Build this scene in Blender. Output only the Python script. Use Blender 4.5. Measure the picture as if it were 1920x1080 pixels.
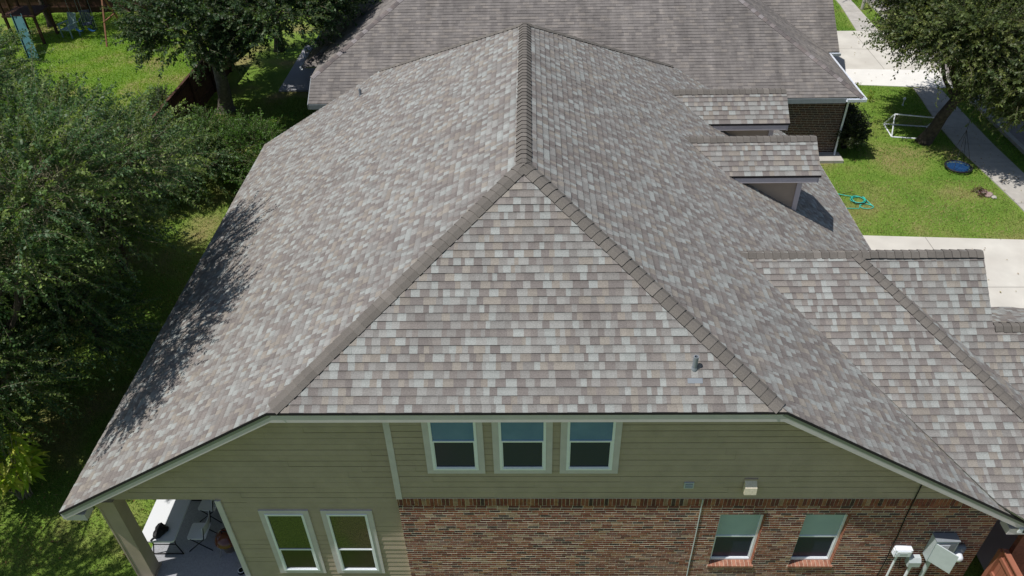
import bpy, math, random
import numpy as np
from mathutils import Vector, Matrix
sc = bpy.context.scene
for o in list(bpy.data.objects): bpy.data.objects.remove(o)
R = math.radians
# ------------------------------------------------------------------ camera
PITCH, YAW, ROLL, FPX = 0.6695, -0.03177, -0.02593, 1451.8
cd = bpy.data.cameras.new('camera'); cam = bpy.data.objects.new('camera', cd); sc.collection.objects.link(cam)
_f = Vector((math.sin(YAW)*math.cos(PITCH), math.cos(YAW)*math.cos(PITCH), -math.sin(PITCH)))
_r = Vector((math.cos(YAW), -math.sin(YAW), 0)); _u = _r.cross(_f)
_r2 = math.cos(ROLL)*_r + math.sin(ROLL)*_u; _u2 = -math.sin(ROLL)*_r + math.cos(ROLL)*_u
M = Matrix((_r2, _u2, -_f)).transposed().to_4x4(); M.translation = (0.124, 0, 15.424)
cam.matrix_world = M
cd.sensor_width = 36; cd.lens = 36*FPX/1920; cd.clip_start = .1; cd.clip_end = 2000
sc.camera = cam
# ------------------------------------------------------------------ light
SUN = Vector((-.43, -.125, 1)).normalized()
w = bpy.data.worlds.new('World'); sc.world = w; w.use_nodes = True
nt = w.node_tree; bg = nt.nodes['Background']; sky = nt.nodes.new('ShaderNodeTexSky')
sky.sky_type = 'NISHITA'; sky.sun_disc = False
sky.sun_elevation = math.asin(SUN.z); sky.sun_rotation = math.atan2(SUN.x, SUN.y)
sky.air_density = 1.0; sky.dust_density = 1.0
nt.links.new(sky.outputs[0], bg.inputs[0]); bg.inputs[1].default_value = 0.07
sl = bpy.data.lights.new('sun', 'SUN'); sl.energy = 3.9; sl.angle = R(.5); sl.color = (1, .955, .9)
so = bpy.data.objects.new('sun', sl); sc.collection.objects.link(so); so.location = (-20, -5, 60)
so.rotation_euler = SUN.to_track_quat('Z', 'Y').to_euler()
sc.view_settings.view_transform = 'Standard'; sc.view_settings.look = 'None'
sc.view_settings.exposure = 0.0; sc.view_settings.gamma = 1
sc.cycles.max_bounces = 6; sc.cycles.transparent_max_bounces = 8; sc.cycles.sample_clamp_indirect = 4

# ------------------------------------------------------------------ materials
def mat(name, base=(.5, .5, .5), rough=.8, attr=None, noise=0, nscale=20, bump=0, bscale=60, spec=.3, metal=0,
        streak=0, trans=0, band=0, blotch=None, coords='Object'):
    m = bpy.data.materials.new(name); m.use_nodes = True; n = m.node_tree.nodes; l = m.node_tree.links
    b = n['Principled BSDF']; b.inputs['Roughness'].default_value = rough
    b.inputs['Specular IOR Level'].default_value = spec; b.inputs['Metallic'].default_value = metal
    tc = n.new('ShaderNodeTexCoord').outputs[coords]
    if attr:
        a = n.new('ShaderNodeAttribute'); a.attribute_name = attr; col = a.outputs['Color']
    else:
        c = n.new('ShaderNodeRGB'); c.outputs[0].default_value = (*base, 1); col = c.outputs[0]
    def mul(col, fac):
        x = n.new('ShaderNodeMix'); x.data_type = 'RGBA'; x.blend_type = 'MULTIPLY'; x.inputs[0].default_value = 1
        l.new(col, x.inputs[6]); l.new(fac, x.inputs[7]); return x.outputs[2]
    def ns(scale, lo, hi, stretch=None, detail=3):
        t = n.new('ShaderNodeTexNoise'); t.inputs['Scale'].default_value = scale; t.inputs['Detail'].default_value = detail
        if stretch:
            mp = n.new('ShaderNodeMapping'); mp.inputs['Scale'].default_value = stretch
            l.new(n.new('ShaderNodeUVMap').outputs[0], mp.inputs[0]); l.new(mp.outputs[0], t.inputs['Vector'])
        else: l.new(tc, t.inputs['Vector'])
        r = n.new('ShaderNodeMapRange'); r.inputs[1].default_value = .3; r.inputs[2].default_value = .7
        r.inputs[3].default_value = lo; r.inputs[4].default_value = hi; l.new(t.outputs[0], r.inputs[0]); return r.outputs[0]
    if noise: col = mul(col, ns(nscale, 1-noise, 1+noise))
    if streak: col = mul(col, ns(1.0, 1-streak, 1+streak, (2.6, .22, 1), 5)); col = mul(col, ns(.35, 1-streak*.6, 1+streak*.6))
    if blotch:
        c2, sc2, amt = blotch; x = n.new('ShaderNodeMix'); x.data_type = 'RGBA'
        l.new(ns(sc2, 0, amt, None, 6), x.inputs[0]); l.new(col, x.inputs[6]); x.inputs[7].default_value = (*c2, 1); col = x.outputs[2]
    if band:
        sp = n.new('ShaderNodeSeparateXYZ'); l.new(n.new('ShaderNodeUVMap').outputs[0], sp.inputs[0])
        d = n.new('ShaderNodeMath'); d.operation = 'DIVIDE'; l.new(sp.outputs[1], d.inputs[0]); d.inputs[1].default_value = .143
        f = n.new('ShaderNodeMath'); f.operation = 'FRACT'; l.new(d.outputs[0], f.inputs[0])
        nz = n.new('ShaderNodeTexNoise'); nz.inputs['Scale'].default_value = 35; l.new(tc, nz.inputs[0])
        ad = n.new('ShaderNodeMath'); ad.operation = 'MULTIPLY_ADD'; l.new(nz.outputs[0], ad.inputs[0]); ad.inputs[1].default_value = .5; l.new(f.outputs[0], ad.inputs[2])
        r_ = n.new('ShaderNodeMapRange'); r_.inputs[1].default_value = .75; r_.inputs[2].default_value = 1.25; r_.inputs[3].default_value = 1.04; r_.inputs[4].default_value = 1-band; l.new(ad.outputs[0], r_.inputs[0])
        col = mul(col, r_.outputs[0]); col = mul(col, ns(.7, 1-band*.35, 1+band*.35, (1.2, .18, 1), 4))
    l.new(col, b.inputs['Base Color'])
    if bump:
        t = n.new('ShaderNodeTexNoise'); t.inputs['Scale'].default_value = bscale; t.inputs['Detail'].default_value = 4; l.new(tc, t.inputs['Vector'])
        bp = n.new('ShaderNodeBump'); bp.inputs['Strength'].default_value = bump; bp.inputs['Distance'].default_value = .01
        l.new(t.outputs[0], bp.inputs['Height']); l.new(bp.outputs[0], b.inputs['Normal'])
    if trans:
        t = n.new('ShaderNodeBsdfTranslucent'); mx = n.new('ShaderNodeMixShader'); mx.inputs[0].default_value = trans
        l.new(mul(col, _rgb(n, (1.5, 1.5, .6))), t.inputs[0]); l.new(b.outputs[0], mx.inputs[1]); l.new(t.outputs[0], mx.inputs[2])
        l.new(mx.outputs[0], n['Material Output'].inputs[0])
    return m
def _rgb(n, c):
    x = n.new('ShaderNodeRGB'); x.outputs[0].default_value = (*c, 1); return x.outputs[0]
def glass(name, base, refl, rough=.02, blotch=None):
    m = bpy.data.materials.new(name); m.use_nodes = True; n = m.node_tree.nodes; l = m.node_tree.links
    b = n['Principled BSDF']; b.inputs['Base Color'].default_value = (*base, 1); b.inputs['Roughness'].default_value = .6
    b.inputs['Specular IOR Level'].default_value = .1
    if blotch:
        t = n.new('ShaderNodeTexNoise'); t.inputs['Scale'].default_value = 3; t.inputs['Detail'].default_value = 6
        l.new(n.new('ShaderNodeTexCoord').outputs['Object'], t.inputs[0])
        x = n.new('ShaderNodeMix'); x.data_type = 'RGBA'; l.new(t.outputs[0], x.inputs[0]); x.inputs[6].default_value = (*base, 1); x.inputs[7].default_value = (*blotch, 1)  # patchy reflection painted into the pane colour as noise
        l.new(x.outputs[2], b.inputs['Base Color'])
    g = n.new('ShaderNodeBsdfGlossy'); g.inputs['Roughness'].default_value = rough; g.inputs[0].default_value = (.85, .93, 1, 1)
    mx = n.new('ShaderNodeMixShader'); mx.inputs[0].default_value = refl
    l.new(b.outputs[0], mx.inputs[1]); l.new(g.outputs[0], mx.inputs[2]); l.new(mx.outputs[0], n['Material Output'].inputs[0]); return m
MT = dict(
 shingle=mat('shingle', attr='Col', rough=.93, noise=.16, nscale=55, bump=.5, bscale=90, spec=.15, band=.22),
 edge=mat('shingle_edge', (.035, .033, .035), .95, spec=.1),
 cap=mat('ridge_cap', attr='Col', rough=.93, noise=.15, nscale=60, bump=.5, bscale=90, spec=.15),
 deck=mat('roof_deck', (.30, .31, .27), .8),
 old=mat('old_shingle', attr='Col', rough=.95, noise=.12, nscale=30, bump=.4, bscale=70, streak=.20, spec=.12),
 siding=mat('siding', (.44, .362, .285), .75, noise=.07, nscale=3, bump=.15, bscale=40),
 lapshade=mat('lap_shade', (.25, .22, .165), .9),  # backing behind the boards, shade of the lap grooves painted as dark colour
 trim=mat('painted_trim', (.62, .58, .60), .65, noise=.05, nscale=5),
 brick=mat('brick', attr='Col', rough=.9, noise=.25, nscale=14, bump=1, bscale=45, spec=.15),
 mortar=mat('mortar', (.74, .67, .54), .95, noise=.12, nscale=30, bump=.5, bscale=90),
 white=mat('white_vinyl', (.86, .90, .96), .45, noise=.03),
 metal=mat('painted_metal', (.50, .56, .58), .45, noise=.05, nscale=8),
 greymetal=mat('grey_metal', (.25, .28, .31), .5, noise=.08, nscale=9),
 blk=mat('black_rubber', (.015, .015, .017), .6),
 paneup=glass('window_glass_blind', (.08, .17, .34), .04, .08, (.17, .29, .48)),
 panegreen=glass('window_glass_green', (.30, .40, .50), .05, .08, (.46, .58, .62)),
 panedark=glass('window_glass_screen', (.022, .026, .065), .035, .12),
 panerefl=glass('window_glass_mirror', (.010, .010, .009), .13, .02), panerefl2=glass('window_glass_shaded', (.014, .012, .010), .07, .03),
 concrete=mat('concrete', (.66, .64, .58), .9, noise=.08, nscale=1.2, bump=.3, bscale=60, blotch=((.50, .47, .42), .8, .55)),
 newconcrete=mat('pale_concrete', (.80, .79, .75), .9, noise=.04, nscale=2, bump=.2, bscale=60),
 walk=mat('walk_concrete', (.50, .48, .44), .92, noise=.12, nscale=3, bump=.3, bscale=60, blotch=((.36, .34, .31), .9, .5)),
 asphalt=mat('street_surface', (.30, .27, .26), .95, noise=.15, nscale=6, bump=.5, bscale=80),
 patio=mat('patio_concrete', (.36, .37, .40), .85, noise=.15, nscale=35, bump=.4, bscale=80),
 joint=mat('joint', (.22, .21, .19), .9),
 fence=mat('fence_wood', (.085, .042, .028), .85, noise=.25, nscale=5, bump=.5, bscale=30),
 fenceo=mat('stained_fence', (.34, .135, .085), .7, noise=.1, nscale=6),
 timber=mat('cedar_timber', (.25, .12, .07), .8, noise=.2, nscale=8),
 bark=mat('bark', (.075, .062, .05), .95, noise=.4, nscale=9, bump=1, bscale=18),
 barkl=mat('pale_bark', (.20, .18, .15), .95, noise=.3, nscale=9, bump=1, bscale=18),
 twig=mat('twig', (.27, .25, .16), .9),
 leaf=mat('leaf', attr='Col', rough=.5, spec=.4, trans=.33),
 grass=mat('grass_blade', attr='Col', rough=.7, spec=.2, trans=.25),
 chairw=mat('moulded_plastic', (.74, .77, .80), .5),
 chairg=mat('green_plastic', (.26, .36, .36), .5),
 teal=mat('teal_plastic', (.012, .10, .11), .6, spec=.2),
 hose=mat('teal_hose', (.05, .55, .45), .4),
 chairb=mat('blue_plastic', (.07, .09, .12), .6),
 blue=mat('blue_webbing', (.012, .06, .17), .6),
 kettle=mat('brown_enamel', (.13, .035, .02), .18, spec=.7),
 alu=mat('aluminium', (.6, .6, .6), .3, metal=.8),
 rock=mat('rock', (.36, .27, .25), .9, noise=.4, nscale=6, bump=.6, bscale=20),
 redleaf=mat('red_flower', (.28, .05, .05), .7),
 darkwood=mat('dark_wall', (.06, .04, .035), .9),
 pole=mat('weathered_post', (.42, .40, .36), .8, noise=.15),
)
# ground
def ground_mat():
    m = bpy.data.materials.new('lawn'); m.use_nodes = True; n = m.node_tree.nodes; l = m.node_tree.links; b = n['Principled BSDF']
    b.inputs['Roughness'].default_value = .95; b.inputs['Specular IOR Level'].default_value = .1
    tc = n.new('ShaderNodeTexCoord').outputs['Object']
    def noise(s, d=4):
        t = n.new('ShaderNodeTexNoise'); t.inputs['Scale'].default_value = s; t.inputs['Detail'].default_value = d; l.new(tc, t.inputs[0]); return t.outputs[0]
    def ramp(f, stops):
        r = n.new('ShaderNodeValToRGB'); e = r.color_ramp.elements
        while len(e) > 1: e.remove(e[-1])
        e[0].position = stops[0][0]; e[0].color = (*stops[0][1], 1)
        for p, c in stops[1:]: x = e.new(p); x.color = (*c, 1)
        l.new(f, r.inputs[0]); return r.outputs[0]
    a = ramp(noise(.45, 5), [(.3, (.12, .23, .035)), (.5, (.18, .28, .05)), (.62, (.25, .26, .09)), (.75, (.33, .27, .13))])
    d = ramp(noise(28, 3), [(.3, (.55, .6, .5)), (.5, (1, 1, 1)), (.72, (1.45, 1.35, 1.3))])
    x = n.new('ShaderNodeMix'); x.data_type = 'RGBA'; x.blend_type = 'MULTIPLY'; x.inputs[0].default_value = 1
    l.new(a, x.inputs[6]); l.new(d, x.inputs[7]); l.new(x.outputs[2], b.inputs[0])
    bp = n.new('ShaderNodeBump'); bp.inputs['Strength'].default_value = .9; bp.inputs['Distance'].default_value = .04
    l.new(noise(40), bp.inputs['Height']); l.new(bp.outputs[0], b.inputs['Normal']); return m
MT['lawn'] = ground_mat()

# ------------------------------------------------------------------ mesh helpers
class MB:
    def __init__(s): s.v = []; s.f = []; s.m = []; s.c = []; s.uv = []; s.slots = []
    def slot(s, name):
        if name not in s.slots: s.slots.append(name)
        return s.slots.index(name)
    def face(s, pts, m, col=None, uv=None):
        i = len(s.v); s.v += [tuple(p) for p in pts]; s.f.append(list(range(i, i+len(pts)))); s.m.append(s.slot(m))
        s.c.append(col or (.5, .5, .5)); s.uv += uv or [(0, 0)]*len(pts)
    def box(s, a, b, m, col=None, skip=''):
        (x0, y0, z0), (x1, y1, z1) = a, b
        if x0 > x1: x0, x1 = x1, x0
        if y0 > y1: y0, y1 = y1, y0
        if z0 > z1: z0, z1 = z1, z0
        P = [(x0,y0,z0),(x1,y0,z0),(x1,y1,z0),(x0,y1,z0),(x0,y0,z1),(x1,y0,z1),(x1,y1,z1),(x0,y1,z1)]
        for q, t in (((0,3,2,1),'b'),((4,5,6,7),'t'),((0,1,5,4),'f'),((1,2,6,5),'r'),((2,3,7,6),'k'),((3,0,4,7),'l')):
            if t not in skip: s.face([P[i] for i in q], m, col)
    def prism(s, pts, d, m, col=None):
        d = Vector(d); A = [Vector(p) for p in pts]; B = [p+d for p in A]
        s.face(A, m, col); s.face(B[::-1], m, col)
        for i in range(len(A)):
            j = (i+1) % len(A); s.face([A[j], A[i], B[i], B[j]], m, col)
    def tube(s, pts, r, m, n=8, col=None, cap=True, closed=False):
        pts = [Vector(p) for p in pts]; rs = r if isinstance(r, (list, tuple)) else [r]*len(pts); rings = []; N = len(pts)
        side = None
        for i, p in enumerate(pts):
            if closed: t = pts[(i+1) % N]-pts[i-1]
            else: t = (pts[min(i+1, N-1)]-pts[max(i-1, 0)])
            t.normalize()
            if side is None: side = t.orthogonal().normalized()
            side = (side - t*side.dot(t)).normalized(); up = t.cross(side)
            rings.append([p + (side*math.cos(2*math.pi*k/n)+up*math.sin(2*math.pi*k/n))*rs[i] for k in range(n)])
        for i in range(N if closed else N-1):
            A, B = rings[i], rings[(i+1) % N]
            for k in range(n): s.face([A[k], A[(k+1) % n], B[(k+1) % n], B[k]], m, col)
        if cap and not closed: s.face(rings[0][::-1], m, col); s.face(rings[-1], m, col)
    def lathe(s, c, prof, m, n=24, axis=2, col=None):
        c = Vector(c); P = []
        for r, h in prof:
            ring = []
            for k in range(n):
                a = 2*math.pi*k/n; q = [r*math.cos(a), r*math.sin(a), h]
                if axis == 1: q = [q[0], -q[2], q[1]]
                ring.append(c+Vector(q))
            P.append(ring)
        for i in range(len(P)-1):
            for k in range(n): s.face([P[i][k], P[i][(k+1) % n], P[i+1][(k+1) % n], P[i+1][k]], m, col)
    def build(s, name, parent=None, smooth=False, weld=False):
        me = bpy.data.meshes.new(name); me.from_pydata(s.v, [], s.f); me.polygons.foreach_set('material_index', s.m)
        for k in s.slots: me.materials.append(MT[k])
        ca = me.color_attributes.new('Col', 'FLOAT_COLOR', 'CORNER'); arr = []
        for f, c in zip(s.f, s.c): arr += [c[0], c[1], c[2], 1]*len(f)
        ca.data.foreach_set('color', arr)
        u = me.uv_layers.new(name='UVMap'); u.data.foreach_set('uv', [x for p in s.uv for x in p])
        if smooth or weld:
            import bmesh
            bm = bmesh.new(); bm.from_mesh(me); bmesh.ops.remove_doubles(bm, verts=bm.verts, dist=1e-4); bm.to_mesh(me); bm.free()
        if smooth: me.polygons.foreach_set('use_smooth', [True]*len(me.polygons))
        o = bpy.data.objects.new(name, me); sc.collection.objects.link(o)
        if parent is not None: o.parent = parent; o.matrix_parent_inverse = Matrix.Translation(-parent.location) if parent.type == 'EMPTY' and parent.parent is None else (Matrix.Translation(-parent.parent.location) if parent.parent else Matrix())
        return o
def child(o, root):   # parent with world coordinates kept
    o.parent = root; o.matrix_parent_inverse = Matrix()
    return o
def root(name, label, cat, loc=(0, 0, 0), group=None):
    o = bpy.data.objects.new(name, None); sc.collection.objects.link(o); o.location = loc; o.empty_display_size = .3
    o['label'] = label; o['category'] = cat
    if group: o['group'] = group
    return o
def tag(o, label, cat, group=None):
    o['label'] = label; o['category'] = cat
    if group: o['group'] = group
    return o
FRONT = False     # the front wall stands 7 cm farther back than its drawing coordinates
def part(mb, name, parent, smooth=False):
    """mesh given in world coordinates; the parent chain only carries translations"""
    if FRONT and name != 'patio_slab': mb.v = [(x*1.0085, y+.07, z-.095) for x, y, z in mb.v]
    o = mb.build(name, None, smooth); o.parent = parent
    off = Vector((0, 0, 0)); q = parent
    while q is not None: off += q.location; q = q.parent
    me = o.data; me.transform(Matrix.Translation(-off)); return o
def clip(poly, a, b, c):   # keep a*u+b*v<=c
    out = []
    for i in range(len(poly)):
        p, q = poly[i], poly[(i+1) % len(poly)]; dp = a*p[0]+b*p[1]-c; dq = a*q[0]+b*q[1]-c
        if dp <= 0: out.append(p)
        if (dp < 0 < dq) or (dq < 0 < dp): t = dp/(dp-dq); out.append((p[0]+t*(q[0]-p[0]), p[1]+t*(q[1]-p[1])))
    return out
def clip_convex(rect, poly):
    s = sum(poly[i][0]*poly[(i+1) % len(poly)][1]-poly[(i+1) % len(poly)][0]*poly[i][1] for i in range(len(poly)))
    P = poly if s > 0 else poly[::-1]
    for i in range(len(P)):
        (x0, y0), (x1, y1) = P[i], P[(i+1) % len(P)]; a, b = y1-y0, -(x1-x0)
        rect = clip(rect, a, b, a*x0+b*y0)
        if len(rect) < 3: return []
    return rect
SH = [((.330, .345, .332), .12), ((.300, .300, .286), .12), ((.268, .262, .250), .15), ((.242, .232, .220), .13), ((.202, .183, .173), .13), ((.220, .200, .187), .12), ((.238, .218, .202), .08), ((.292, .268, .236), .07), ((.262, .238, .210), .06)]
def pick(rng, pal):
    r = rng.random()
    for c, p in pal:
        r -= p
        if r <= 0: break
    k = rng.uniform(.94, 1.06); return tuple(x*k for x in c)
def courses(mb, pts, Ud, O=None, row=.143, wr=(.065, .185), pal=SH, lift=.0115, m='shingle', edge='edge', seed=1, deck=.10, run=True, gap=0, base=0.0, vgap=0):
    """cover the planar convex polygon pts with overlapping rows of tabs; geometry steps at every row"""
    pts = [Vector(p) for p in pts]; N = Vector((0, 0, 0))
    for i in range(len(pts)): N += pts[i].cross(pts[(i+1) % len(pts)])
    N.normalize()
    if abs(N.z) > .05:
        if N.z < 0: N.negate()
    elif N.y > 0: N.negate()
    U = Vector(Ud).normalized(); V = N.cross(U)
    if V.z < 0: U.negate(); V = N.cross(U)
    O = Vector(O) if O else min(pts, key=lambda p: p.z)
    uv = [((p-O).dot(U), (p-O).dot(V)) for p in pts]
    us = [p[0] for p in uv]; vs = [p[1] for p in uv]; rng = random.Random(seed)
    r0, r1 = math.floor(min(vs)/row-1e-6), math.ceil(max(vs)/row)
    for r in range(r0, r1):
        rr = random.Random(seed*1000+r); u = -60 + rr.random()*.3; last = None
        v0, v1 = r*row, (r+1)*row
        while u < max(us):
            wd = rr.uniform(*wr); c = pick(rr, pal); thick = rr.random() < .5
            if last and pal is SH and abs(c[0]-last[0]) < .03: c = pick(rr, pal)
            if run and rr.random() < .06 and last: c = last
            last = c
            if u+wd > min(us):
                q = clip_convex([(u+gap, v0), (u+wd-gap, v0), (u+wd-gap, v1-vgap), (u+gap, v1-vgap)], uv)
                if len(q) >= 3:
                    lf = lift*(1.25 if thick else .85)
                    P3 = [O+U*a+V*b+N*(base+lf*(1-(b-v0)/row)+.001) for a, b in q]
                    mb.face(P3, m, c, [(a, b) for a, b in q])
                    lo = [a for a, b in q if b < v0+1e-5]
                    if len(lo) > 1:
                        a0, a1 = min(lo), max(lo); A = O+U*a0+V*v0; B = O+U*a1+V*v0
                        mb.face([A+N*(base-.004), B+N*(base-.004), B+N*(base+lf+.001), A+N*(base+lf+.001)], edge, c)
            u += wd
    if deck:
        D = [p-N*.002 for p in pts]; mb.prism(D, -N*deck, 'deck')
def wall_tiles(mb, polys, y, O, row, wr, pal, m, thick, gap, seed, edge=None, stag=None):
    """bricks on a wall facing -y: each a small raised block clipped to the convex polygons (x,z)"""
    rr2 = random.Random(seed); xs = [p[0] for q in polys for p in q]; zs = [p[1] for q in polys for p in q]
    for r in range(math.floor((min(zs)-O[1])/row-1e-6), math.ceil((max(zs)-O[1])/row)):
        rr = random.Random(seed*999+r); x = O[0]-20+(stag*(r % 2)+rr.uniform(-.02, .02) if stag else 0); z0 = O[1]+r*row
        for P in polys:      # sloping bed joint under each row
            q = clip_convex([(min(xs), z0-gap), (max(xs), z0-gap), (max(xs), z0+gap), (min(xs), z0+gap)], P)
            if len(q) >= 3: mb.face([Vector((a, y-.0024+(b-z0+gap)/(2*gap)*.0044, b)) for a, b in q], 'mortar', (.6, .55, .45))
        while x < max(xs):
            wd = rr.uniform(*wr); c = pick(rr, pal); dy = rr.uniform(-.0012, .0012)
            if x+wd > min(xs):
                for P in polys:
                    q = clip_convex([(x+gap, z0+gap), (x+wd-gap, z0+gap), (x+wd-gap, z0+row-gap), (x+gap, z0+row-gap)], P)
                    if len(q) >= 3: 
                        tl = rr2.uniform(.001, .0035); A = [Vector((a, y-dy+(b-z0)/row*tl-tl, b)) for a, b in q]; mb.face(A, m, c)
                        for i in range(len(A)):
                            j = (i+1) % len(A); k = Vector((0, thick, 0)); mb.face([A[j], A[i], A[i]+k, A[j]+k], m, c)
            x += wd
def caps(mb, P0, P1, n1, n2, half=.15, ex=.175, seed=3, m='cap', cols=None, lift=.018, start=0):
    P0, P1 = Vector(P0), Vector(P1); d = (P1-P0); L = d.length; d.normalize(); n1 = Vector(n1).normalized(); n2 = Vector(n2).normalized()
    a = d.cross(n1); b = d.cross(n2); c = (n1+n2).normalized()
    if a.dot(n2) > 0: a.negate()
    if b.dot(n1) > 0: b.negate()
    rng = random.Random(seed); i = 0; s = start
    while s < L-.02:
        e = min(s+ex+.02, L); k = rng.uniform(.9, 1.08); base = cols[rng.randrange(len(cols))] if cols else (.172, .158, .142)
        k *= 1.22 if rng.random() < .06 else 1; col = tuple(x*k for x in base); h0 = lift*rng.uniform(.9, 1.3); h1 = .004; j = rng.uniform(-.006, .006); hs = half
        def ring(t, h): 
            C = P0+d*t
            return [C+a*(hs+j)+n1*(.010+h), C+a*hs*.25+n1*(.016+h)+c*.006, C+b*hs*.25+n2*(.016+h)+c*.006, C+b*(hs-j)+n2*(.010+h)]
        A = ring(s, h0); B = ring(e, h1); G = ring(s, -.012)
        for q in range(3):
            mb.face([A[q], A[q+1], B[q+1], B[q]], m, col); mb.face([G[q], G[q+1], A[q+1], A[q]], 'edge', col)
        for q in (0, 3): mb.face([A[q], B[q], B[q]-c*.012, A[q]-c*.02], 'edge', col)
        s += ex
def nrm(pts):
    a, b, c = [Vector(p) for p in pts[:3]]; n = (b-a).cross(c-a).normalized(); return n if n.z > 0 else -n

# ------------------------------------------------------------------ SETTING: ground, paving, street
def sheet(name, pts, z, m, thick=0):
    b = MB(); P = [(x, y, z) for x, y in pts]
    if thick: b.prism([(x, y, z) for x, y in pts], (0, 0, -thick), m)
    else: b.face(P, m)
    o = b.build(name); o['kind'] = 'structure'; return o
sheet('ground', [(-400, -300), (400, -300), (400, 500), (-400, 500)], 0, 'lawn')
def paving(name, quads, m, joints=()):
    b = MB()
    for q, z in quads: b.prism([(x, y, z) for x, y in q], (0, 0, -z-.05), m)
    for (x0, y0), (x1, y1), z in joints:
        d = Vector((x1-x0, y1-y0, 0)).normalized(); n = Vector((-d.y, d.x, 0))*.009
        b.face([Vector((x0, y0, z))-n, Vector((x1, y1, z))-n, Vector((x1, y1, z))+n, Vector((x0, y0, z))+n], 'joint')
    o = b.build(name); o['kind'] = 'structure'; return o
paving('driveway', [([(9.9, 2), (20, 2), (20, 21.72), (11.0, 22.28), (9.9, 22.28)], .03)], 'concrete',
       [((13.63, 22.1), (13.52, 9), .034), ((9.95, 19.38), (20, 19.28), .034), ((9.95, 15.6), (20, 15.5), .034), ((17.4, 22), (17.2, 9), .034)])
paving('driveway', [([(12.9, 36.68), (19.85, 36.2), (19.85, 41.5), (12.9, 41.7)], .03)], 'concrete',
       [((12.9, 39.35), (19.85, 38.75), .034), ((17.5, 41.6), (17.35, 36.4), .034), ((18.87, 41.5), (18.9, 36.3), .034)])
paving('path', [([(12.9, 34.95), (19.85, 34.1), (19.85, 36.19), (12.9, 36.67)], .034)], 'newconcrete')
def strip(name, xs, z, m, js=()):
    b = MB()
    for (xa, xb, y0), (xc, xd, y1) in zip(xs[:-1], xs[1:]): b.prism([(xa, y0, z), (xb, y0, z), (xd, y1, z), (xc, y1, z)], (0, 0, -z-.05), m)
    for (xa, xb, y) in js: b.face([(xa, y-.008, z+.004), (xb, y-.008, z+.004), (xb, y+.008, z+.004), (xa, y+.008, z+.004)], 'joint')
    o = b.build(name); o['kind'] = 'structure'; return o
strip('sidewalk', [(17.75, 19.12, 21.8), (17.75, 19.1, 24), (17.62, 19.05, 26.2), (17.45, 18.98, 28.5), (17.5, 19.0, 30.5), (17.8, 19.05, 33), (17.9, 19.1, 34.2)], .04, 'walk',
      [(17.7, 19.05, y) for y in (24.2, 25.7, 27.2, 28.7, 30.2, 31.7)])
strip('sidewalk', [(17.72, 18.87, 41.55), (18.15, 19.0, 45.7), (18.5, 19.3, 60)], .04, 'walk', [(17.9, 18.9, y) for y in (43.1, 44.6)])
strip('kerb', [(19.8, 20.0, -40), (19.8, 20.0, 120)], .14, 'walk')
strip('road', [(20.0, 28, -40), (20.0, 28, 120)], .006, 'asphalt')

# ------------------------------------------------------------------ THE HOUSE
mS = .6012; ZR = 8.45
def zl(x): return ZR-mS*abs(x)
XL, XR, YF, YB = -8.872, 9.555, 8.748, 23.467
FA = (0, 12.467, ZR); BA = (0, 19.707, ZR); KL = (-4.302, YF, zl(4.302)); KR = (4.302, YF, zl(4.302))
BKL = (-4.548, YB, zl(4.548)); BKR = (4.548, YB, zl(4.548)); FL = (XL, YF, zl(XL)); BL = (XL, YB, zl(XL)); FR = (XR, YF, zl(XR)); BR = (XR, YB, zl(XR))
house = root('house', 'large house with new grey and tan shingle roof, olive siding and red brick wall', 'house', (0, 9, 0))
b = MB()
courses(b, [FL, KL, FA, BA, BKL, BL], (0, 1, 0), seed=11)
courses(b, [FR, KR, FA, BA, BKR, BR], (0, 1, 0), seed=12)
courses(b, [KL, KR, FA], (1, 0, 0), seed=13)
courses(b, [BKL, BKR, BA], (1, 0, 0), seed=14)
roof = part(b, 'roof', house)
nL, nR = Vector((-mS, 0, 1)), Vector((mS, 0, 1)); nF = nrm([KL, KR, FA]); nB = nrm([BKL, BKR, BA])
b = MB()
caps(b, FA, BA, nL, nR, half=.16, ex=.17)
caps(b, KL, FA, nL, nF, half=.155, ex=.185, seed=5, start=.11); caps(b, KR, FA, nR, nF, half=.155, ex=.185, seed=6, start=.11)
caps(b, BKL, BA, nL, nB, seed=7); caps(b, BKR, BA, nR, nB, seed=8)
part(b, 'ridge_caps', roof)
# fascia boards
def board(b, P, Q, h=.2, t=.03, m='trim', off=.045, y=None):
    P, Q = Vector(P), Vector(Q); 
    b.prism([P-Vector((0, 0, off)), Q-Vector((0, 0, off)), Q-Vector((0, 0, off+h)), P-Vector((0, 0, off+h))], (0, t, 0), m)
def fr(p, dy): return (p[0], p[1]+dy, p[2])
b = MB()
for P, Q in ((FL, KL), (KL, KR), (KR, FR)): board(b, fr(P, .004), fr(Q, .004), h=.19)
b.box((XL+.01, YF+.04, FL[2]-.30), (XL+.42, YF+.30, FL[2]-.12), 'trim'); b.box((XR-.42, YF+.04, FR[2]-.30), (XR-.02, YF+.30, FR[2]-.12), 'trim')
b.box((XL+.0, YF+.035, FL[2]-.24), (XL+.025, YB-.02, FL[2]-.06), 'trim')
for P, Q in ((BL, BKL), (BKL, BKR), (BKR, BR)): board(b, fr(P, -.04), fr(Q, -.04))
part(b, 'fascia', roof)
b = MB()   # dark drip edge under the shingles
for P, Q in ((FL, KL), (KL, KR), (KR, FR)):
    P, Q = Vector(fr(P, -.012)), Vector(fr(Q, -.012)); b.prism([P+Vector((0, 0, .014)), Q+Vector((0, 0, .014)), Q-Vector((0, 0, .042)), P-Vector((0, 0, .042))], (0, .012, 0), 'edge')
part(b, 'drip_edge', roof)
b = MB()
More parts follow.
